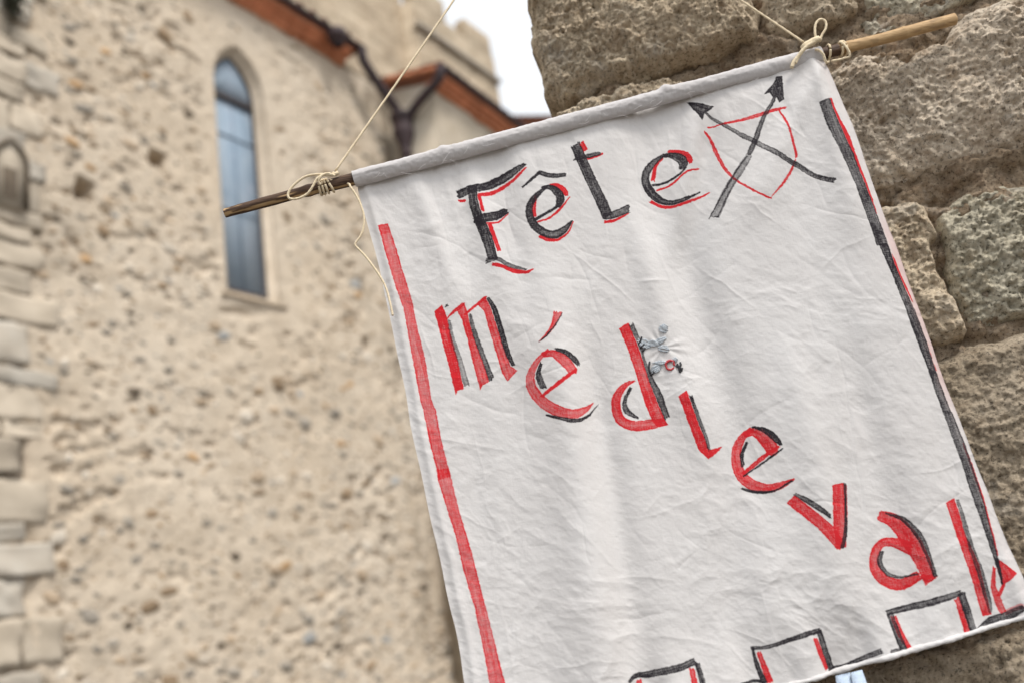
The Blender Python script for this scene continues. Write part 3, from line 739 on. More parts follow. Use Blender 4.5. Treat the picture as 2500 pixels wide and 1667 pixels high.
def near_wall():
    def ab(L): L = np.array(L, float); return wall_ab(L[:, 0], L[:, 1])
    S1 = [(1276, -460), (1290, -300), (1292, -120), (1288, 0), (1295, 60), (1308, 120), (1325, 190), (1343, 238), (1368, 280), (1400, 262), (1455, 236), (1525, 220), (1600, 203), (1700, 170), (1790, 134), (1845, 112), (1856, 80), (1842, 40), (1828, 0), (1800, -120), (1780, -300), (1770, -460)]
    relief_stone(ab(S1), M_ST_B, 1, bulge=.035, edge=.022, rough=1.15, side=.3, cracks=[ab([(1425, -20), (1432, 60), (1446, 120), (1478, 165), (1488, 226)]), ab([(1446, 40), (1480, 90), (1530, 140), (1566, 196)]), ab([(1500, -60), (1496, 20), (1500, 60)])])
    relief_stone(ab([(1810, -200), (2060, -230), (2078, -60), (2084, 0), (2088, 28), (2040, 58), (1960, 76), (1905, 98), (1872, 88), (1856, 40), (1842, 0)]), M_ST_A, 20, bulge=.012, edge=.02)
    relief_stone(ab([(2100, -150), (2420, -200), (2410, -20), (2335, 22), (2300, 48), (2240, 66), (2190, 60), (2130, 40), (2104, 22)]), M_ST_G, 40, bulge=.006, edge=.015, rough=.8)
    relief_stone(ab([(2100, 60), (2130, 42), (2180, 66), (2190, 84), (2150, 96), (2110, 90)]), M_ST_G, 45, bulge=.014, edge=.008, rough=1.4)
    relief_stone(ab([(1362, 298), (1385, 276), (1430, 254), (1500, 234), (1582, 214), (1640, 198), (1680, 200), (1705, 218), (1800, 250), (1850, 330), (1800, 420), (1500, 480), (1405, 430)]), M_ST_B, 60, bulge=.04, edge=.02, side=.25)
    relief_stone(ab([(1960, 240), (2005, 175), (2060, 150), (2120, 138), (2190, 146), (2250, 128), (2300, 106), (2328, 66), (2352, 44), (2456, 6), (2660, -60), (2680, 320), (2500, 366), (2330, 410), (2240, 426), (2170, 462), (2100, 466), (2000, 440)]), M_ST_C, 80, bulge=.024, edge=.035)
    relief_stone(ab([(2040, 560), (2100, 530), (2150, 516), (2215, 500), (2244, 505), (2271, 574), (2298, 673), (2327, 744), (2355, 812), (2346, 834), (2294, 854), (2200, 880), (2130, 870), (2080, 720)]), M_ST_B, 100, bulge=.022, edge=.012, rough=.95)
    relief_stone(ab([(2284, 530), (2314, 496), (2347, 472), (2430, 456), (2680, 425), (2680, 740), (2447, 800), (2400, 818), (2370, 806), (2341, 742), (2311, 665)]), M_ST_G, 120, bulge=.013, edge=.012, rough=1.15)
    relief_stone(ab([(2150, 915), (2290, 872), (2385, 845), (2447, 822), (2680, 760), (2680, 1420), (2400, 1540), (2250, 1580), (2200, 1300)]), M_ST_D, 140, bulge=.026, edge=.02, rough=.8)
    relief_stone(ab([(1500, 1720), (1900, 1690), (2250, 1596), (2400, 1556), (2680, 1440), (2680, 2000), (1500, 2100)]), M_ST_D, 160, bulge=.026, edge=.02, step=.0025)
    relief_stone(ab([(1420, 500), (1850, 430), (1960, 480), (2020, 700), (1960, 880), (1480, 1000)]), M_ST_A, 180, step=.005, side=.25)
    relief_stone(ab([(1500, 1030), (1960, 905), (2060, 900), (2140, 1200), (2190, 1560), (1560, 1680)]), M_ST_C, 200, step=.005, side=.25)
    # crumbling bed the blocks sit in
    c0 = wall_ab(np.array([1375., 2680, 2680, 1600]), np.array([-460., -460, 2100, 2100])); a0, a1 = float(wall_ab(np.array(1392.), np.array(285.))[0]), c0[1:3, 0].max() + .02; b0, b1 = c0[:, 1].min() + .12, c0[:, 1].max()
    st = .003; a = np.arange(a0, a1, st); b = np.arange(b0, b1, st); A, B = np.meshgrid(a, b, indexing='ij')
    h = .003 + .012 * fbm(A * 22, B * 30, 301, 5, .6) + .004 * np.abs(vnoise(A * 120, B * 140, 305))
    h -= .05 * smooth(.035, 0, A - a0)
    mk('mortar', WP(A, B, h).reshape(-1, 3), grid_faces(len(a), len(b)), M_MORT, swall)
    core = prism8(lambda x, z, h_: WP(x, z, h_), a0 + .03, 1.5, -1.8, 1.9, -.06, -.42); o = mk('wall_core', core, BOXF, M_MORT, swall, False); fix_normals(o.data)
    # the rest of the wall outside the picture
    r = random.Random(4); bb = -1.8; row = 0
    while bb < 1.85:
        hh = r.uniform(.19, .3); x = a0 - .03 - (r.random() * .03)
        while x < 1.45:
            w = r.uniform(.26, .5)
            xe = min(x + w, 1.5)
            free = (xe > a1 + .02 and x > a1 - .1) or bb > b1 - .02 or bb + hh < b0 + .02
            if free:
                x_ = max(x, a1) if (bb < b1 and bb + hh > b0) else x
                if xe - x_ > .08:
                    j = lambda: r.uniform(-.012, .012)
                    relief_stone([(x_ + .008 + j(), bb + .008), (xe - .008 + j(), bb + .008 + j()), (xe - .008, bb + hh - .008 + j()), (x_ + .008 + j(), bb + hh - .008)], r.choice([M_ST_A, M_ST_B, M_ST_C, M_ST_D]), 400 + row * 31 + int(x * 50), step=.014, edge=.03, side=.2)
            x = xe
        bb += hh; row += 1
near_wall()

# ------------------------------------------------------------------ ink of the hand-lettered banner
def crop(x0, y0, s):
    return lambda L: [(x0 + p[0] / s, y0 + p[1] / s) + ((p[2] / s,) if len(p) > 2 else ()) for p in L]
cA = crop(1050, 200, 3.136); cB = crop(1650, 150, 3.484); cC = crop(1020, 650, 3.484); cD = crop(1450, 700, 2.85)
cE = crop(1850, 1000, 2.351); cF = crop(1450, 1400, 3.36); cG = crop(850, 400, 2.613); cH = crop(1000, 1000, 2.35)
c6 = crop(1950, 350, 2.413); c7 = crop(2100, 950, 2.1875)
INK = []       # (kind, colour channel, density, points)
def S(c, ch, dens, *lines):
    for L in lines: INK.append(('s', ch, dens, c(L)))
def Pg(c, ch, dens, *polys):
    for L in polys: INK.append(('p', ch, dens, c(L)))
K, RD, PK, PC = 0, 1, 2, 3
# red first, the black over it
S(cA, RD, .95, [(360, 865, 32), (460, 840, 30), (560, 790, 30), (650, 735, 24), (735, 660, 16)], [(375, 870, 28), (405, 990, 24)], [(215, 898, 24), (270, 898, 20)],
  [(430, 1080, 14), (520, 1060, 14), (600, 985, 10)], [(455, 1080, 32), (490, 1180, 34), (530, 1290, 32)], [(470, 1390, 26), (560, 1410, 30), (640, 1440, 34), (740, 1455, 24), (795, 1435, 6)],
  [(915, 790, 18), (980, 800, 44), (1030, 840, 42), (1045, 875, 22)], [(815, 870, 20), (793, 950, 36), (805, 1040, 26)], [(1070, 880, 10), (1000, 970, 17), (920, 1040, 16), (820, 1075, 14)],
  [(840, 1185, 26), (900, 1210, 30), (980, 1210, 22), (1060, 1150, 14), (1095, 1070, 10)], [(1155, 462, 46), (1192, 532, 40)], [(1200, 590, 18), (1270, 572, 20), (1325, 550, 14)],
  [(1335, 1075, 24), (1420, 1060, 22), (1520, 1010, 12)], [(1830, 515, 24), (1900, 525, 32), (1960, 560, 42), (2002, 618, 44)], [(1790, 560, 14), (1735, 620, 28), (1710, 735, 34)],
  [(2060, 655, 13), (1960, 690, 15), (1850, 775, 17), (1740, 808, 17)], [(1690, 895, 26), (1780, 935, 24), (1880, 945, 22), (1990, 905, 20), (2145, 838, 13)])
S(cA, K, .93, [(203, 850, 66), (290, 822, 66), (380, 800, 62), (450, 776, 66), (560, 722, 68), (650, 678, 56), (730, 630, 24)], [(318, 790, 70), (335, 930, 70), (370, 1040, 74), (392, 1100, 78)],
  [(388, 1075, 82), (440, 1210, 82), (482, 1355, 74)], [(340, 1068, 70), (430, 1035, 70), (510, 1008, 66), (588, 965, 48)],
  [(700, 810, 12), (760, 765, 20), (842, 690, 28)], [(830, 693, 32), (900, 715, 36), (960, 722, 36), (1040, 710, 32)],
  [(855, 815, 25), (920, 810, 44), (978, 850, 64), (998, 900, 66), (975, 965, 40)], [(900, 800, 14), (830, 860, 38), (772, 930, 52), (760, 1010, 57), (800, 1100, 64), (880, 1160, 64), (960, 1170, 64), (1030, 1130, 50), (1088, 1062, 12)],
  [(985, 950, 25), (920, 990, 24), (805, 1058, 22)], [(1108, 475, 78), (1185, 650, 80), (1255, 800, 80), (1325, 950, 86), (1362, 1035, 84)], [(1330, 1035, 50), (1420, 1015, 58), (1528, 970, 64)],
  [(1098, 598, 14), (1150, 580, 24), (1230, 565, 36), (1305, 545, 30)], [(1800, 536, 26), (1715, 598, 50), (1658, 680, 60), (1660, 770, 68), (1720, 850, 68), (1800, 900, 48), (1880, 915, 36), (1970, 885, 28), (2075, 828, 8)],
  [(1780, 545, 24), (1850, 545, 48), (1910, 575, 68), (1940, 620, 70), (1930, 672, 46)], [(1968, 652, 9), (1900, 710, 19), (1800, 755, 20), (1702, 773, 18)])
S(cA, K, .75, [(425, 1365, 44), (510, 1350, 34), (610, 1398, 36), (738, 1436, 16)])
# shield and crossed arrows
S(cB, RD, .85, [(275, 555, 12), (400, 535, 17), (560, 510, 26), (720, 465, 32), (850, 425, 26), (930, 408, 18)], [(868, 425, 14), (930, 540, 19), (975, 680, 21), (1010, 800, 24), (1015, 845, 20)],
  [(1010, 850, 10), (970, 950, 22), (900, 1060, 22), (800, 1180, 10)], [(245, 588, 20), (300, 650, 24), (350, 780, 28), (400, 890, 28), (470, 985, 22), (560, 1060, 17), (680, 1140, 17), (800, 1190, 15)])
S(cB, K, .8, [(240, 425, 24), (400, 540, 28), (560, 640, 38), (640, 680, 42), (760, 755, 48), (900, 840, 48), (1050, 920, 46), (1180, 1000, 42), (1330, 1052, 44)],
  [(845, 305, 28), (800, 390, 34), (740, 490, 38), (710, 570, 42), (668, 690, 46), (615, 810, 42)])
S(cB, K, .6, [(620, 800, 42), (540, 930, 58), (440, 1090, 62), (350, 1270, 64), (322, 1330, 62)])
S(cB, K, .75, [(600, 820, 14), (520, 930, 16), (410, 1110, 16), (285, 1335, 10)], [(640, 820, 10), (560, 960, 10), (470, 1100, 12), (360, 1328, 18)], [(325, 1325, 10), (368, 1328, 12)])
Pg(cB, K, .92, [(98, 328), (190, 345), (330, 380), (300, 408), (246, 440), (226, 502), (150, 410)], [(850, 138), (900, 138), (914, 340), (874, 368), (852, 315), (815, 318), (795, 282), (738, 302), (830, 190)])
# right border: black band with a red edge
Pg(cB, K, .9, [(1193, 395), (1285, 355), (1340, 500), (1420, 680), (1490, 820), (1550, 980), (1610, 1120), (1660, 1230), (1760, 1470), (1800, 1580), (1690, 1590), (1640, 1440), (1560, 1250), (1500, 1090), (1430, 940), (1340, 760), (1260, 600)])
Pg(c6, K, .9, [(455, 604), (517, 600), (560, 720), (650, 900), (700, 1000), (760, 1150), (820, 1330), (912, 1580), (852, 1580), (760, 1320), (690, 1150), (620, 970), (540, 780), (470, 630)])
S(c6, K, .6, [(440, 535, 26), (495, 545, 20)], [(770, 1355, 24), (815, 1345, 16)])
Pg(c7, K, .85, [(444, 118), (503, 116), (522, 160), (578, 290), (640, 480), (690, 680), (745, 900), (775, 1040), (768, 1040), (720, 900), (660, 730), (600, 560), (540, 370), (464, 170)])
Pg(cB, RD, .98, [(1283, 358), (1304, 350), (1345, 465), (1455, 655), (1478, 715), (1515, 825), (1612, 1065), (1665, 1200), (1655, 1225), (1600, 1100), (1545, 960), (1495, 830), (1420, 680), (1340, 500)])
Pg(c6, RD, .95, [(265, -5), (300, 40), (340, 140), (410, 300), (455, 430), (445, 425), (398, 300), (330, 155)], [(540, 655), (562, 690), (610, 790), (650, 860), (682, 935), (670, 925), (610, 820), (560, 725)], [(770, 1160), (790, 1240), (830, 1335), (820, 1330)])
S(c7, RD, .9, [(560, 280, 6), (600, 380, 18), (640, 500, 18), (680, 640, 14), (742, 890, 10)])
Pg(c7, RD, .92, [(745, 905), (850, 980), (772, 1052), (738, 950)])
S(c7, RD, .85, [(725, 945, 18), (725, 1050, 28), (750, 1120, 38), (782, 1195, 38)], [(778, 1045, 20), (755, 1100, 22)])
S(c7, K, .85, [(738, 900, 18), (755, 970, 16), (772, 1040, 8)], [(635, 1302, 40), (720, 1245, 66), (800, 1215, 58), (880, 1165, 40)]); S(c7, RD, .6, [(790, 1195, 30), (880, 1150, 30)])
# left border, red
BL_l = [cG([q])[0] for q in ((187, 385), (240, 580), (300, 780), (350, 920), (400, 1200), (455, 1500))] + [cH([q])[0] for q in ((75, 0), (110, 180), (150, 330), (160, 400), (200, 530), (260, 720), (300, 900), (370, 1140), (420, 1380), (455, 1568), (500, 1800))]
BL_r = [cG([q])[0] for q in ((250, 370), (300, 520), (340, 660), (400, 850), (430, 1000), (490, 1250), (530, 1500))] + [cH([q])[0] for q in ((148, 0), (180, 170), (232, 370), (280, 570), (350, 800), (400, 1000), (460, 1230), (510, 1430), (548, 1568), (600, 1800))]
INK.append(('p', RD, .8, BL_l + BL_r[::-1])); Pg(cH, RD, .55, [(147, 338), (222, 330), (233, 374), (160, 402)]); Pg(cG, RD, .35, [(187, 385), (250, 370), (268, 430), (205, 450)])
# m
Pg(cC, RD, .97, [(135, 375), (205, 320), (245, 430), (290, 620), (340, 800), (387, 1028), (330, 1050), (318, 1086), (270, 880), (210, 650), (150, 430)])
Pg(cC, RD, .86, [(328, 370), (390, 300), (420, 380), (450, 520), (510, 690), (570, 850), (607, 970), (545, 1005), (528, 1042), (470, 830), (420, 620), (370, 440)],
   [(500, 310), (575, 248), (620, 350), (670, 500), (730, 680), (790, 840), (850, 880), (760, 967), (715, 900), (650, 680), (590, 480), (560, 370)])
S(cC, RD, .9, [(240, 435, 10), (320, 365, 26), (390, 305, 22)], [(395, 400, 18), (480, 330, 24), (575, 250, 20)])
S(cC, K, .62, [(262, 442, 28), (290, 600, 38), (350, 780, 46), (412, 1005, 50)]); S(cC, K, .8, [(440, 393, 30), (475, 540, 42), (540, 720, 46), (628, 958, 52)]); S(cC, K, .92, [(590, 250, 24), (650, 360, 46), (710, 550, 48), (760, 720, 48), (818, 845, 28)], [(232, 330, 22), (258, 322, 20)])
# e acute
S(cC, RD, .82, [(1192, 402, 74), (1150, 520, 42), (1100, 590, 28), (1025, 660, 8)], [(1115, 725, 30), (1030, 800, 42), (972, 890, 62), (958, 990, 82), (1002, 1090, 88), (1090, 1180, 92), (1210, 1250, 92), (1330, 1268, 80), (1420, 1225, 50), (1495, 1152, 8)],
  [(1060, 765, 45), (1150, 760, 62), (1240, 815, 92), (1308, 890, 88), (1308, 925, 60)]); S(cC, RD, .95, [(1355, 885, 22), (1220, 990, 36), (1050, 1115, 26)])
S(cC, K, .9, [(1230, 405, 8), (1180, 500, 12), (1100, 600, 14), (1025, 660, 8)], [(1165, 722, 24), (1260, 750, 46), (1330, 800, 52), (1372, 845, 30)], [(1055, 828, 30), (1030, 890, 36), (1035, 960, 58), (1075, 1048, 50)], [(1095, 1270, 18), (1200, 1300, 30), (1320, 1325, 36), (1430, 1290, 24), (1540, 1160, 6)])
# d
Pg(cD, RD, .9, [(175, 290), (240, 248), (300, 390), (340, 500), (390, 660), (450, 820), (517, 960), (440, 972), (400, 920), (350, 790), (290, 590), (235, 430)])
S(cD, RD, .88, [(292, 646, 12), (215, 685, 40), (162, 760, 62), (157, 850, 64), (195, 930, 67), (280, 965, 72), (390, 955, 72), (480, 940, 50)])
S(cD, K, .85, [(258, 258, 36), (320, 390, 30), (350, 500, 20), (400, 640, 36), (450, 750, 50), (512, 915, 40)], [(258, 698, 22), (216, 790, 28), (230, 860, 42), (312, 912, 14)])
# i
Pg(cD, RD, .93, [(583, 765), (640, 723), (690, 860), (740, 990), (805, 1130), (900, 1105), (850, 1160), (795, 1197), (725, 1130), (660, 960)])
S(cD, K, .85, [(668, 760, 22), (720, 900, 28), (780, 1050, 26), (806, 1138, 20)])
# e
S(cD, RD, .88, [(1100, 985, 30), (1040, 1040, 52), (1002, 1120, 68), (1000, 1220, 74), (1032, 1310, 78), (1110, 1375, 76), (1210, 1400, 62), (1300, 1380, 50), (1385, 1338, 12)], [(1050, 1030, 40), (1120, 1005, 62), (1190, 1060, 88), (1235, 1130, 82), (1228, 1175, 48)], [(1290, 1108, 16), (1170, 1190, 32), (1040, 1300, 26)])
S(cD, K, .9, [(1105, 972, 14), (1190, 1000, 38), (1260, 1060, 44), (1297, 1102, 18)], [(1070, 1075, 20), (1037, 1160, 26), (1042, 1245, 24)], [(1307, 1128, 12), (1180, 1220, 15), (1045, 1313, 10)], [(1030, 1400, 20), (1150, 1425, 25), (1260, 1415, 15), (1370, 1350, 16)])
# v
Pg(cE, RD, .9, [(160, 535), (205, 490), (420, 670), (495, 770), (460, 805), (430, 790), (330, 680)], [(415, 435), (480, 420), (505, 432), (510, 600), (497, 790), (440, 802), (420, 660)])
S(cE, K, .88, [(203, 484, 18), (290, 535, 32), (407, 617, 24)], [(495, 423, 18), (497, 560, 17), (495, 700, 24), (472, 795, 26)])
# a
S(c7, RD, .88, [(105, 668, 55), (190, 702, 76), (270, 800, 88), (325, 900, 78), (372, 1015, 62)], [(280, 850, 70), (190, 815, 52), (120, 820, 46), (80, 880, 52), (85, 960, 62), (140, 1020, 62), (230, 1040, 62), (325, 988, 50)])
Pg(c7, RD, .85, [(330, 985), (412, 998), (350, 1048)])
S(c7, K, .82, [(140, 657, 10), (240, 695, 26), (320, 790, 36), (365, 900, 30), (402, 1003, 20)], [(120, 858, 26), (108, 920, 30), (150, 980, 24), (220, 1000, 16), (318, 984, 10)])
# l
Pg(c7, RD, .9, [(455, 605), (505, 578), (525, 640), (560, 760), (640, 930), (720, 1198), (670, 1212), (600, 1010), (520, 800)])
S(c7, K, .75, [(522, 588, 18), (562, 720, 28), (602, 860, 32), (650, 980, 40), (698, 1120, 34), (715, 1190, 20)])
# battlement drawing along the bottom
S(c7, RD, .9, [(180, 1208, 34), (220, 1310, 38), (272, 1392, 28)], [(515, 1112, 34), (555, 1210, 42), (585, 1312, 36)])
S(c7, K, .9, [(140, 1192, 28), (260, 1165, 36), (400, 1130, 40), (545, 1083, 30)], [(540, 1085, 46), (580, 1190, 46), (617, 1302, 42)], [(160, 1192, 38), (200, 1310, 42), (242, 1405, 40)])
S(cF, RD, .93, [(1355, 643, 36), (1400, 760, 46), (1450, 890, 58)], [(1810, 528, 40), (1860, 650, 46), (1920, 782, 36)], [(368, 868, 44), (385, 960, 60)], [(798, 773, 44), (825, 910, 50)])
S(cF, K, .88, [(1290, 608, 26), (1420, 600, 32), (1600, 540, 40), (1750, 490, 46), (1855, 462, 40)], [(1845, 470, 46), (1890, 600, 50), (1940, 730, 52), (1962, 792, 50)], [(1960, 775, 40), (2060, 760, 36), (2180, 710, 42), (2360, 628, 48)],
  [(1302, 600, 22), (1340, 740, 36), (1410, 910, 52)], [(285, 888, 30), (345, 835, 42), (450, 825, 58), (600, 790, 62), (720, 760, 62), (828, 712, 56)], [(845, 732, 46), (870, 820, 46), (895, 920, 50)], [(1200, 905, 20), (1330, 878, 30), (1385, 890, 20)])
S(cE, K, .8, [(760, 1385, 22), (830, 1370, 16)])
# pencil guide lines and pink bleed on the right hem
S(cC, PC, .5, [(830, 350, 4), (900, 470, 4), (945, 590, 4), (970, 700, 4)], [(930, 240, 4), (1040, 235, 4), (1090, 300, 4), (1118, 420, 4)], [(1540, 1180, 4), (1580, 1250, 4), (1650, 1310, 4)])
S(cD, PC, .45, [(560, 740, 4), (590, 880, 4), (620, 1020, 4), (700, 1110, 4)], [(640, 1120, 4), (1000, 980, 3)])

def ink_map(PX, PY):
    """coverage of black, red, pink and pencil at every vertex of the cloth"""
    out = np.zeros((4,) + PX.shape)
    flatx = PX; flaty = PY
    jx = .8 * fbm(PX / 6, PY / 6, 71, 2); jy = .8 * fbm(PX / 6 + 40, PY / 6, 72, 2)
    for idx, (kind, ch, dens, pts) in enumerate(INK):
        P = np.array(pts, float); pad = 30
        lo = P[:, :2].min(0) - pad; hi = P[:, :2].max(0) + pad
        sel = np.nonzero((flatx > lo[0]) & (flatx < hi[0]) & (flaty > lo[1]) & (flaty < hi[1]))
        if not len(sel[0]): continue
        x = flatx[sel] + jx[sel]; y = flaty[sel] + jy[sel]
        if kind == 's':
            Q = crom(P, 4.0); best = np.full(x.shape, 1e9); vv = np.zeros_like(x); uu = np.zeros_like(x); arc = 0
            m = len(Q) - 1
            for i in range(m):
                a = Q[i]; b = Q[i + 1]; e = b[:2] - a[:2]; L = math.hypot(*e)
                if L < 1e-6: continue
                ex, ey = e / L
                wx = x - a[0]; wy = y - a[1]; al = wx * ex + wy * ey; pe = -wx * ey + wy * ex
                t = np.clip(al / L, 0, 1); over = np.maximum(np.maximum(-al, al - L), 0)
                r = .5 * (a[2] + (b[2] - a[2]) * t)
                sd = np.hypot(pe, over) - r
                up = sd < best; best = np.where(up, sd, best); vv = np.where(up, pe, vv); uu = np.where(up, arc + al, uu); arc += L
            sd = best; sk = .3 * math.sin(idx * 2.4)
            for e0, e1 in ((Q[0], Q[min(3, m)]), (Q[m], Q[max(0, m - 3)])):               # square, slightly skewed chisel ends
                d = e0[:2] - e1[:2]; d = d / (np.linalg.norm(d) + 1e-9); d = np.array([d[0] * math.cos(sk) - d[1] * math.sin(sk), d[0] * math.sin(sk) + d[1] * math.cos(sk)])
                near = np.hypot(x - e0[0], y - e0[1]) < .5 * e0[2] * 1.5 + 3
                sd = np.where(near, np.maximum(sd, (x - e0[0]) * d[0] + (y - e0[1]) * d[1] + 2.6 * vnoise(vv / 2.6, vv * 0 + idx, 90)), sd)
        else:
            sd = -poly_sd(x, y, P); c = P - P.mean(0); w, ev = np.linalg.eigh(c.T @ c); ax = ev[:, 1]
            uu = x * ax[0] + y * ax[1]; vv = -x * ax[1] + y * ax[0]
        cov = smooth(.9, -.9, sd)
        rimd = .12 * smooth(-5, -1, sd)                                    # ink pools along the edge
        streak = vnoise(vv / 3.0, uu / 60, 80 + idx) * .5 + vnoise(vv / 7.0, uu / 90, 81 + idx) * .35 + vnoise(uu / 40, vv / 30, 82 + idx) * .35
        amp = .17 if ch == K else .12
        dd = np.clip(dens + amp * streak + rimd - (.06 if ch == K else .07), 0, 1) * cov
        out[(ch,) + sel] = 1 - (1 - out[(ch,) + sel]) * (1 - dd)
    return out

# ------------------------------------------------------------------ banner
STICK_L = np.array([549., 522.]); STICK_R = np.array([2330., 46.])
def stick_px(x): return STICK_L[1] + (STICK_R[1] - STICK_L[1]) * (np.asarray(x, float) - STICK_L[0]) / (STICK_R[0] - STICK_L[0])
banner = thing('banner', on_y(np.array(1860.), np.array(1690.)), 'white cloth banner hand lettered in red and black hanging from a stick', 'banner')

EDGE_L = np.array([(868, 430), (873, 461), (898, 553), (926, 664), (946, 744), (965, 840), (995, 1000), (1001, 1034), (1030, 1170), (1064, 1323), (1085, 1425), (1106, 1519), (1132, 1667), (1183, 1885)], float)
EDGE_R = np.array([(2003, 132), (2022, 169), (2057, 255), (2092, 344), (2124, 427), (2153, 507), (2207, 648), (2248, 748), (2290, 860), (2333, 975), (2374, 1078), (2434, 1243), (2495, 1389), (2539, 1497)], float)
def along(E, v):
    L = np.r_[0, np.cumsum(np.linalg.norm(np.diff(E, axis=0), axis=1))]; L /= L[-1]
    return np.stack([np.interp(v, L, E[:, 0]), np.interp(v, L, E[:, 1])], -1)

def cloth_height(PX, PY, U, Vv):
    """out of plane shape of the hanging cloth, metres towards the viewer"""
    h = .009 * fbm(U * 3.2 + .8 * Vv, Vv * .9, 201, 2) + .004 * fbm(U * 8 + 1.5 * Vv, Vv * 1.3, 202, 2)
    def fold(x0, y0, x1, y1, w0, w1, amp, soft=.25):
        nonlocal h
        t = (PY - y0) / (y1 - y0); cx = x0 + (x1 - x0) * t; w = w0 + (w1 - w0) * np.clip(t, 0, 1)
        h = h + amp * np.exp(-((PX - cx) / w) ** 2) * smooth(-soft, soft, t) * smooth(1 + soft, 1 - soft, t)
    fold(1350, 760, 1500, 1760, 45, 75, 0.01106); fold(1450, 900, 1580, 1760, 30, 55, -0.00885)
    fold(1560, 560, 1700, 1060, 34, 60, 0.00811); fold(1660, 560, 1860, 1250, 40, 70, -0.00959)
    fold(1740, 290, 1690, 640, 22, 40, -0.00591); fold(1700, 270, 1640, 620, 22, 40, 0.00517)
    fold(1150, 420, 1290, 900, 26, 50, 0.00591); fold(1010, 430, 1130, 760, 20, 40, 0.00442)
    fold(1930, 900, 2080, 1600, 45, 70, 0.00885); fold(2080, 860, 2230, 1560, 40, 60, -0.00738)
    fold(1990, 190, 1830, 520, 18, 60, 0.00442); fold(1985, 180, 2080, 560, 12, 40, 0.00517)
    h = h + .0018 * vnoise(U * 26 + 2 * Vv, Vv * 2.5, 205) * np.exp(-Vv * 5.5) + .0007 * vnoise(U * 60, Vv * 4, 206) * np.exp(-Vv * 9)
    # crumpled creases, running mostly across and down to the right
    c, s = math.cos(.45), math.sin(.45); X = PX * c + PY * s; Y = -PX * s + PY * c
    wx = 26 * fbm(PX / 170, PY / 170, 210, 2); wy = 26 * fbm(PX / 170 + 9, PY / 170, 211, 2)
    amp = .5 + .5 * vnoise(PX / 150, PY / 150, 215)
    h = h + .00042 * amp * ridged((X + wx * 2) / 170, (Y + wy * 2) / 75, 220, 3) + .00065 * amp * ridged((PX + wy * 2) / 95, (PY + wx * 2) / 95, 230, 3)
    h = h + .0002 * fbm(X / 22, Y / 15, 240, 3)
    # single sharp creases of an unironed sheet, some fanning from the sleeve and the corners
    if PX.ndim == 2:
        r_ = np.random.RandomState(77); wob = 9 * fbm(PX / 60, PY / 60, 250, 2)
        for q in range(290):
            v0 = r_.rand() ** 1.25; u0 = r_.rand(); i_, j_ = int(u0 * (PX.shape[0] - 1)), int(v0 * (PX.shape[1] - 1)); x0, y0 = PX[i_, j_], PY[i_, j_]
            a_ = r_.choice([r_.normal(.55, .35), r_.normal(-.5, .3), r_.normal(1.35, .2)], p=[.5, .22, .28])
            if v0 < .14: a_ = r_.normal(1.2, .3)
            Lc = r_.uniform(35, 190); w_ = r_.uniform(3.0, 8.5); am = r_.choice([-1, 1]) * r_.uniform(.2, .8) * .001
            R_ = Lc * 1.2 + 30; iu = max(0, int(i_ - R_ * .8)), int(i_ + R_ * .8); jv = max(0, int(j_ - R_ * .8)), int(j_ + R_ * .8)
            sl = (slice(*iu), slice(*jv)); dx = PX[sl] - x0; dy = PY[sl] - y0
            al = dx * math.cos(a_) + dy * math.sin(a_); pe = -dx * math.sin(a_) + dy * math.cos(a_) + wob[sl] * .5 + al * al * r_.normal(0, .0012)
            h[sl] += am * np.exp(-np.sqrt((pe / w_) ** 2 + .06)) * np.exp(-(al / Lc * 1.6) ** 4)
    # puckered darn
    r = np.hypot(PX - 1618, PY - 850); a = np.arctan2(PY - 850, PX - 1618)
    h = h + .0007 * np.exp(-(r / 55) ** 2) * np.sin(a * 9 + 2 * np.sin(a * 3)) * smooth(0, 40, r) - .002 * np.exp(-(r / 75) ** 2)
    # hems: the side edges turn back, the bottom ruffles
    h = h - .006 * smooth(.972, 1.0, U) ** 1.5 - .0025 * smooth(.02, 0, U) + .0015 * np.exp(-((U - .02) / .008) ** 2)
    h = h + .004 * vnoise(U * 22, Vv * 3, 260) * smooth(.86, 1, Vv) * 1.7 - .003 * smooth(.05, 0, Vv)
    return h

def make_cloth():
    nu, nv = 830, 900
    u = np.linspace(0, 1, nu); v = np.linspace(0, 1, nv)
    L = along(EDGE_L, v); Rr = along(EDGE_R, v)
    PX = L[None, :, 0] * (1 - u[:, None]) + Rr[None, :, 0] * u[:, None]; PY = L[None, :, 1] * (1 - u[:, None]) + Rr[None, :, 1] * u[:, None]
    PX = PX + 2.2 * vnoise(v[None, :] * 14, u[:, None] * 0 + 3, 265)
    U = u[:, None] * np.ones((1, nv)); Vv = np.ones((nu, 1)) * v[None, :]
    h = cloth_height(PX, PY, U, Vv)
    hm = h.mean(); h = h - hm; P = on_y(PX, PY); P[..., 1] -= h
    ink = ink_map(PX, PY)
    pink = smooth(.975, .99, U) * smooth(470, 620, PY) * smooth(1050, 900, PY) * .8 + .12 * smooth(.975, .99, U)
    ink[2] = np.maximum(ink[2], pink)
    o = mk('cloth', P.reshape(-1, 3), grid_faces(nu, nv), M_CLOTH, banner)
    ca = o.data.color_attributes.new('ink', 'FLOAT_COLOR', 'POINT')
    ca.data.foreach_set('color', np.moveaxis(ink, 0, -1).reshape(-1).astype(np.float32))
    return hm

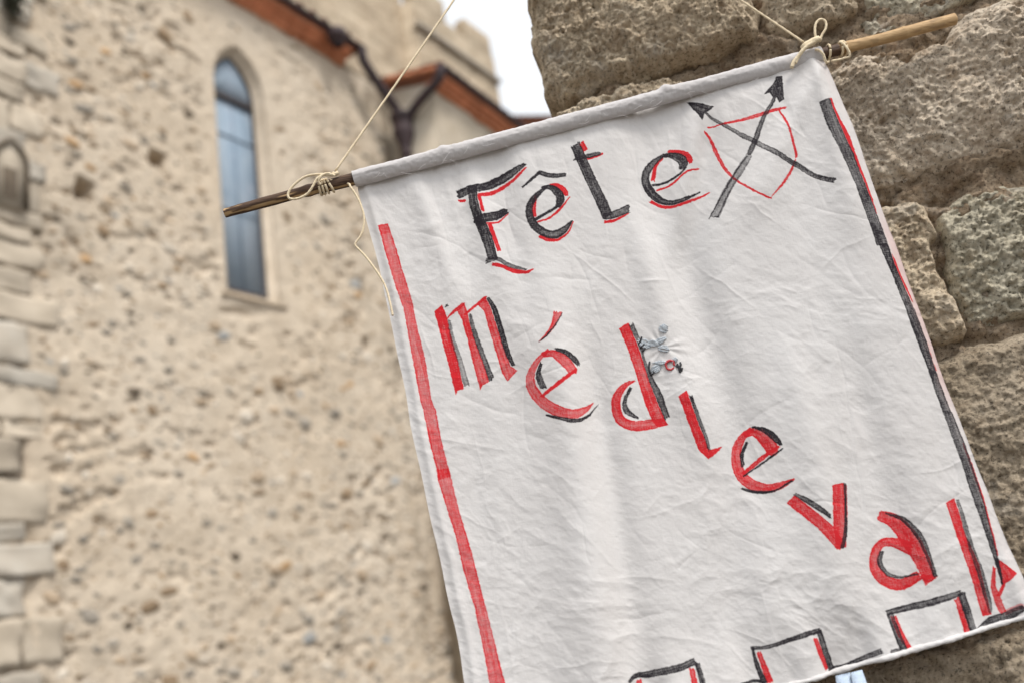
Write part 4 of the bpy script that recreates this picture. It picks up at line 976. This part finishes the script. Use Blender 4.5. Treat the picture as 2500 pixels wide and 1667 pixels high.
def cloth_material(name, inked=True, tone=1.0, thin=.1):
    k = NT(name); rot = (0, math.radians(6), 0)
    tx = k.noise(k.coord('Object', (1400, 300, 170), rot), 1, 3, .6); ty = k.noise(k.coord('Object', (170, 300, 1400), rot), 1, 3, .6)
    wv = k.math('MULTIPLY', k.math('ADD', tx, ty), .5)
    v = k.coord('Object'); blot = k.noise(v, 7, 4, .6)
    base = k.mix(k.ramp(blot, [(.35, 0.), (.7, 1.)]), (.655, .632, .622), (.70, .683, .676))
    base = k.mix(k.ramp(wv, [(.3, .35), (.5, 0.)]), base, (.6, .58, .57))
    if inked:
        at = k.add('ShaderNodeAttribute'); at.attribute_name = 'ink'; sep = k.add('ShaderNodeSeparateColor'); k.l.new(at.outputs['Color'], sep.inputs[0])
        def soak(ch, lo, hi, amt):
            d = k.math('SUBTRACT', ch, k.math('MULTIPLY', k.math('SUBTRACT', wv, lo, True), amt)); r = k.add('ShaderNodeMapRange'); k.l.new(d, r.inputs[0])
            r.inputs[1].default_value = .02; r.inputs[2].default_value = hi; return r.outputs[0]
        base = k.mix(k.math('MULTIPLY', sep.outputs[2], .75), base, (.68, .47, .44))
        base = k.mix(soak(sep.outputs[1], .45, .82, 1.0), base, (.60, .02, .028))
        base = k.mix(soak(sep.outputs[0], .44, .83, 1.35), base, (.024, .02, .025))
        base = k.mix(k.math('MULTIPLY', at.outputs['Alpha'], .5), base, (.3, .29, .3))
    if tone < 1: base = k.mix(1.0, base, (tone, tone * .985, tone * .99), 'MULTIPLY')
    n = k.bump(wv, .35, .0012)
    k.fin(base, .92, n, .12); k.p.inputs['Sheen Weight'].default_value = .12
    tr = k.add('ShaderNodeBsdfTranslucent'); k.l.new(base, tr.inputs['Color']); mx = k.add('ShaderNodeMixShader'); mx.inputs[0].default_value = thin
    k.l.new(k.p.outputs[0], mx.inputs[1]); k.l.new(tr.outputs[0], mx.inputs[2]); k.l.new(mx.outputs[0], k.out.inputs['Surface'])
    return k.m
M_CLOTH = cloth_material('inked cotton sheet'); M_COTTON = cloth_material('plain cotton', False); M_SLEEVE = cloth_material('shade-toned cotton over wood', False, .8, 0.0)  # sleeve tone is darkened to hold its grey shading, besides the stick inside
HMEAN = make_cloth()

def make_sleeve():
    n = 520; seg = 44; x = np.linspace(864, 2004, n); y = stick_px(x)
    C = on_y(x, y); t = np.linspace(0, 1, n); ax = C[-1] - C[0]; ax /= np.linalg.norm(ax)
    fr = np.array([0, -1.0, 0]); upv = np.cross(ax, fr); upv *= np.sign(upv[2])
    th = np.linspace(0, 2 * np.pi, seg, endpoint=False); TH, T = np.meshgrid(th, t)
    r = .0094 + .0006 * vnoise(T * 9, TH * .3, 301) + .0003 * ridged(T * 40 + TH * .8, TH * 1.2, 302, 2) + .0003 * fbm(T * 160, TH * 3, 303, 2)
    bump = lambda c, w, a: a * np.exp(-((T - c) / w) ** 2) * smooth(-.2, .9, np.sin(TH))
    r = r + bump((1628 - 864) / 1140, .011, .0042) + bump((1085 - 864) / 1140, .008, .0022) + bump((1660 - 864) / 1140, .02, .0012)
    down = smooth(-.55, -1, np.sin(TH))                                      # the cloth leaves the sleeve below: it hangs a little teardrop shaped
    V = C[:, None, :] + (r * np.cos(TH))[..., None] * fr + (r * np.sin(TH) * (1 + .12 * down))[..., None] * upv
    F = [(i * seg + j, i * seg + (j + 1) % seg, (i + 1) * seg + (j + 1) % seg, (i + 1) * seg + j) for i in range(n - 1) for j in range(seg)]
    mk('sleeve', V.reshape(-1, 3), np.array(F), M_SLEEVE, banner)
make_sleeve()

def make_hem():
    # rolled and stitched bottom edge
    u = np.linspace(.0, 1, 500); a, b = EDGE_L[-1], EDGE_R[-1]; px = a[0] + (b[0] - a[0]) * u; py = a[1] + (b[1] - a[1]) * u
    h = cloth_height(px, py, u, np.ones_like(u)) - HMEAN; P = on_y(px, py); P[:, 1] -= h + .0006
    V, F = tube(P, 0.0026 + .0005 * vnoise(u * 130, u * 0, 310) + .0005 * vnoise(u * 40, u * 0, 311), 10, True, (60, .06)); mk('hem', V, F, M_COTTON, banner)
    # loose threads on the sleeve seam
    r = np.random.RandomState(9); parts = []
    for i in range(26):
        x0 = r.uniform(900, 1960); y0 = stick_px(x0) + r.uniform(-4, 22); L = r.uniform(10, 32); a_ = r.uniform(-.9, .9)
        pts = [(x0 + L * k_ * math.cos(a_), y0 + L * k_ * math.sin(a_) + 4 * math.sin(k_ * 3 + i)) for k_ in np.linspace(0, 1, 6)]
        P = on_y(np.array([p[0] for p in pts]), np.array([p[1] for p in pts]), BY - .0112 - .002 * r.rand()); V, F = tube(P, .00018, 5); mk('loose_thread', V, F, M_COTTON, banner)
make_hem()

def darning():
    mw = m_plain('pale blue darning thread', (.42, .47, .52), (.6, .63, .66), 300, .7); mb = m_plain('black darning thread', (.03, .03, .035), (.05, .05, .055), 300, .7); mr = m_plain('red darning thread', (.55, .04, .06), (.6, .1, .1), 300, .7)
    r = np.random.RandomState(21)
    def th(pts, rad, m, lift=.0018):
        q = np.array(cD(pts)); q = crom(q, 3); uu = (q[:, 0] - (945 + .3 * (q[:, 1] - 744))) / 1260; vv = (q[:, 1] - 300) / 1400; P = on_y(q[:, 0], q[:, 1], BY - (cloth_height(q[:, 0], q[:, 1], uu, vv) - HMEAN) - lift * (.2 + .8 * np.sin(np.linspace(0, math.pi, len(q))))); return tube(P, rad, 6)
    def grp(name, m, lines, rad):
        for i, q in enumerate(lines):
            V, F = th(q, rad, m); mk(name, V, F, m, banner)
    L = []
    for cx, cy, rx, ry, n, ang in ((350, 395, 50, 26, 9, .5), (410, 395, 60, 16, 7, -.05), (460, 375, 55, 12, 6, -.45), (485, 430, 42, 22, 8, .2), (485, 292, 34, 26, 8, .6), (430, 570, 46, 24, 8, -.6), (470, 525, 60, 10, 5, -.05), (560, 510, 22, 20, 5, .9)):
        for i in range(n):
            o = (i / (n - 1) - .5) * 2; w = rx * (1 - .5 * o * o) * r.uniform(.75, 1.1); dx, dy = math.cos(ang), math.sin(ang); ox, oy = cx - dy * ry * o, cy + dx * ry * o
            L.append([(ox - dx * w, oy - dy * w), (ox + r.normal(0, 3), oy + r.normal(0, 3)), (ox + dx * w, oy + dy * w)])
    grp('darning', mw, L, .0006)
    grp('darning', mb, [[(310, 400), (325, 375), (332, 350)], [(320, 425), (345, 405), (360, 395)], [(338, 450), (352, 432), (358, 424)], [(388, 520), (383, 560), (392, 600)], [(392, 610), (410, 605), (420, 580)], [(575, 540), (600, 560), (612, 585)], [(585, 560), (605, 545), (600, 525)], [(580, 535), (595, 575), (600, 595)], [(570, 550), (610, 570), (615, 565)]], .0011)
    grp('darning', mr, [[(530 + 30 * math.cos(a) + 3 * math.sin(5 * a), 545 + 30 * math.sin(a)) for a in np.linspace(.6, 6.4, 14)], [(505, 520), (530, 512), (560, 520)]], .0012)
darning()

def ribbons():
    m = m_plain('pale blue ribbon', (.5, .6, .74), (.55, .65, .78), 40, .6)
    for poly in ([(1982, 835), (2100, 806), (2150, 1000), (2200, 1250), (2060, 1290), (2010, 1040)], [(2108, 808), (2200, 786), (2262, 960), (2330, 1230), (2230, 1270), (2140, 990)]):
        q = np.array(cF(poly)); d = .004 if poly[0][0] < 2000 else .0015
        A = on_y(q[:, 0], q[:, 1], BY + d); B = A + np.array([0, .0008, 0]); n = len(q)
        o = mk('ribbon', np.vstack([A, B]), [tuple(range(n)), tuple(range(2 * n - 1, n - 1, -1))] + [(i, n + i, n + (i + 1) % n, (i + 1) % n) for i in range(n)], m, banner, False); fix_normals(o.data)
ribbons()

# ------------------------------------------------------------------ stick
def make_stick():
    n = 700; seg = 28; x = np.linspace(STICK_L[0], STICK_R[0], n); C = on_y(x, stick_px(x)); t = np.linspace(0, 1, n)
    bend = 5 * np.sin(t * 5.1 + .4) / FPX; C[:, 2] += bend * (smooth(.17, .1, t) + smooth(.84, .9, t)) * .6; 
    rad = .0056 + .0014 * smooth(0, .2, t) + .0003 * t + .0006 * vnoise(t * 30, t * 0, 401)
    for c, w, a in ((.115, .006, .0010), (.855, .006, .0006), (.93, .004, .0007)): rad = rad + a * np.exp(-((t - c) / w) ** 2)
    ax = C[-1] - C[0]; ax /= np.linalg.norm(ax); fr = np.array([0, -1.0, 0]); upv = np.cross(ax, fr); upv *= np.sign(upv[2])
    th = np.linspace(0, 2 * np.pi, seg, endpoint=False); TH, T = np.meshgrid(th, t)
    r = rad[:, None] * (1 + .035 * vnoise(np.cos(TH) * 2 + 5, T * 60 + np.sin(TH) * 2, 402) + .02 * vnoise(TH * 4, T * 25, 403))
    bark = smooth(-.06, .06, fbm(np.cos(TH) * 2.4 + T * 7, np.sin(TH) * 2.4 + 3 + T * 3, 405, 4) - .5 * (1 - smooth(.0, .012, T)) + .62)
    bark = bark * (1 - smooth(.838, .845, T)) + .9 * smooth(.812, .816, T) * (1 - smooth(.838, .842, T))
    bark = np.clip(bark + .5 * smooth(.5, .62, vnoise(T * 90, TH * 2, 407)) * smooth(.84, .86, T) * .5, 0, 1)
    r = r + .0005 * bark
    V = C[:, None, :] + (r * np.cos(TH))[..., None] * fr + (r * np.sin(TH))[..., None] * upv
    V = V.reshape(-1, 3); F = [(i * seg + j, i * seg + (j + 1) % seg, (i + 1) * seg + (j + 1) % seg, (i + 1) * seg + j) for i in range(n - 1) for j in range(seg)]
    e0 = len(V); V = np.vstack([V, C[0] - ax * .0008, C[-1] + ax * .001]); F += [(e0, (j + 1) % seg, j) for j in range(seg)] + [(e0 + 1, (n - 1) * seg + j, (n - 1) * seg + (j + 1) % seg) for j in range(seg)]
    k = NT('hazel wood and bark'); at = k.add('ShaderNodeAttribute'); at.attribute_name = 'bark'
    v = k.coord('Object', (60, 400, 500), (0, math.radians(7), 0)); g = k.noise(v, 1, 4, .6)
    wood = k.mix(k.ramp(g, [(.35, 0.), (.7, 1.)]), (.55, .37, .19), (.38, .235, .11)); brk = k.mix(k.ramp(g, [(.35, 0.), (.7, 1.)]), (.05, .026, .016), (.11, .062, .036))
    m = k.fin(k.mix(at.outputs['Fac'], wood, brk), .62, k.bump(g, .5, .002), .3)
    o = mk('wooden_stick', V, F, m); at_ = o.data.color_attributes.new('bark', 'FLOAT_COLOR', 'POINT')
    b = np.r_[bark.reshape(-1), .15, .05]; at_.data.foreach_set('color', np.stack([b, b, b, np.ones_like(b)], -1).reshape(-1).astype(np.float32))
    tag(o, 'slim half peeled wooden stick carrying the banner', 'stick')
    return C
SC_ = make_stick()

# ------------------------------------------------------------------ cord, knots and nail
def m_cord():
    k = NT('cream cotton cord'); v = k.coord('Object'); n = k.noise(v, 500, 3, .6)
    col = k.mix(k.ramp(n, [(.3, 0.), (.7, 1.)]), (.68, .55, .37), (.8, .69, .5)); k.fin(col, .85, k.bump(n, .5, .0015), .15); return k.m
M_CORD = m_cord()
def px_tube(pts, r, parent, name, seg=10, twist=.12, per=.006):
    """pts: photo pixel x, y and depth in front of the banner plane in mm"""
    q = crom(np.array(pts, float), 4); P = on_y(q[:, 0], q[:, 1]); rr = rays(q[:, 0], q[:, 1]); P = P - rr / rr[:, 1:2] * (q[:, 2:3] / 1000.)
    L = np.linalg.norm(np.diff(P, axis=0), axis=1).sum(); V, F = tube(P, r, seg, True, (L / per, twist)); return mk(name, V, F, M_CORD, parent)
NAIL = WP(*[np.array(q) for q in wall_ab(np.array(1356.), np.array(-240.))], np.array(.075))
cord = thing('hanging_cord', NAIL, 'thin cream cord tied to both ends of the stick', 'cord')
def long_line(name, p0, parent):
    P0 = on_y(np.array(p0[0]), np.array(p0[1])) ; P0[1] -= p0[2] / 1000.; t = np.linspace(0, 1, 120)[:, None]; P = P0 * (1 - t) + NAIL * t
    P[:, 2] -= .003 * np.sin(np.pi * t[:, 0])
    L = np.linalg.norm(P[-1] - P[0]); V, F = tube(P, .00135, 9, True, (L / .006, .13)); mk(name, V, F, M_CORD, parent)
long_line('line', (822., 424., 7.), cord); long_line('line', (1957., 114., 9.), cord)
def ring(x, r, tilt, parent, name='wrap', off=0.0):
    y = float(stick_px(x)); c = on_y(np.array(x), np.array(y)); ax = SC_[-1] - SC_[0]; ax /= np.linalg.norm(ax); fr = np.array([0, -1.0, 0]); upv = np.cross(ax, fr); upv *= np.sign(upv[2])
    a = np.linspace(0, 2 * np.pi * .97, 40); P = c + r * (np.cos(a)[:, None] * fr + np.sin(a)[:, None] * upv) + ax * (tilt * np.sin(a) + off * a / 6.28)[:, None]
    V, F = tube(P, .00145, 9, True, (8, .12)); mk(name, V, F, M_CORD, parent)
kl = mk('knot', *tube(on_y(np.array([812., 816, 822, 826]), np.array([424., 426, 425, 421]), BY - .0085), .0024, 10), M_CORD, cord)
for x, ti in ((783, .0012), (790, .0006), (797, -.0006), (806, -.0026)): ring(x, .0086, ti, kl)
px_tube([(820, 425, 9), (806, 428, 11), (785, 426, 12), (752, 430, 12), (727, 444, 12), (708, 464, 12), (703, 478, 12), (709, 486, 12), (728, 485, 12.5), (750, 474, 13), (764, 455, 14), (774, 437, 14), (790, 428, 13), (812, 428, 11)], .00145, kl, 'loop')
px_tube([(818, 430, 10), (800, 424, 13), (786, 430, 14), (778, 442, 13), (783, 452, 11)], .00145, kl, 'loop')
px_tube([(806, 440, 6), (848, 448, 4), (856, 457, 9), (872, 482, 9), (884, 510, 9), (889, 535, 9), (886, 562, 9), (878, 580, 9), (867, 596, 9), (873, 606, 9), (892, 626, 9), (912, 652, 10), (932, 682, 10), (944, 708, 10), (952, 738, 11), (959, 771, 11)], .00125, kl, 'tail')
kr = mk('knot', *tube(on_y(np.array([1958., 1968, 1985, 1998, 2006]), np.array([118., 112, 101, 96, 99]), BY - .0145), np.array([.003, .0042, .0044, .0035, .002]), 12, True, (2, .16)), M_CORD, cord)
px_tube([(1993, 98, 14), (1990, 84, 15), (1990, 66, 15), (1996, 52, 15), (2007, 48, 15), (2016, 55, 15), (2016, 70, 15), (2008, 84, 14), (2002, 97, 13)], .0015, kr, 'loop')
px_tube([(1988, 102, 16), (1972, 112, 17), (1958, 126, 16), (1948, 140, 14), (1938, 152, 13), (1933, 166, 12.5)], .0023, kr, 'tail')
px_tube([(1998, 100, 14), (1975, 110, 15), (1962, 124, 15), (1950, 140, 14), (1942, 156, 13)], .0016, kr, 'tail')
px_tube([(1990, 122, 12), (2000, 124, 12), (2010, 134, 11), (2014, 146, 9), (2018, 154, 6), (2024, 150, 0)], .0015, kr, 'loop')
for x, ti in ((2022, .002), (2052, .0015), (2060, -.001)): ring(x, .0086, ti, kr)
px_tube([(2050, 104, 6), (2058, 106, 9), (2066, 116, 11), (2074, 130, 10), (2073, 140, 8), (2064, 142, 8), (2052, 146, 7), (2030, 150, 6)], .0014, kr, 'loop')
def nail():
    o = thing('nail', NAIL, 'rusty nail in the top stone holding the cord', 'nail')
    m = m_plain('rusty iron', (.12, .06, .035), (.07, .045, .035), 200, .7)
    V, F = tube(np.array([NAIL - WN * .09, NAIL + WN * .004]), .0022, 10); mk('shank', V, F, m, o)
    V, F = tube(np.array([NAIL + WN * .004, NAIL + WN * .0065]), .0055, 14); mk('head', V, F, m, o)
nail()
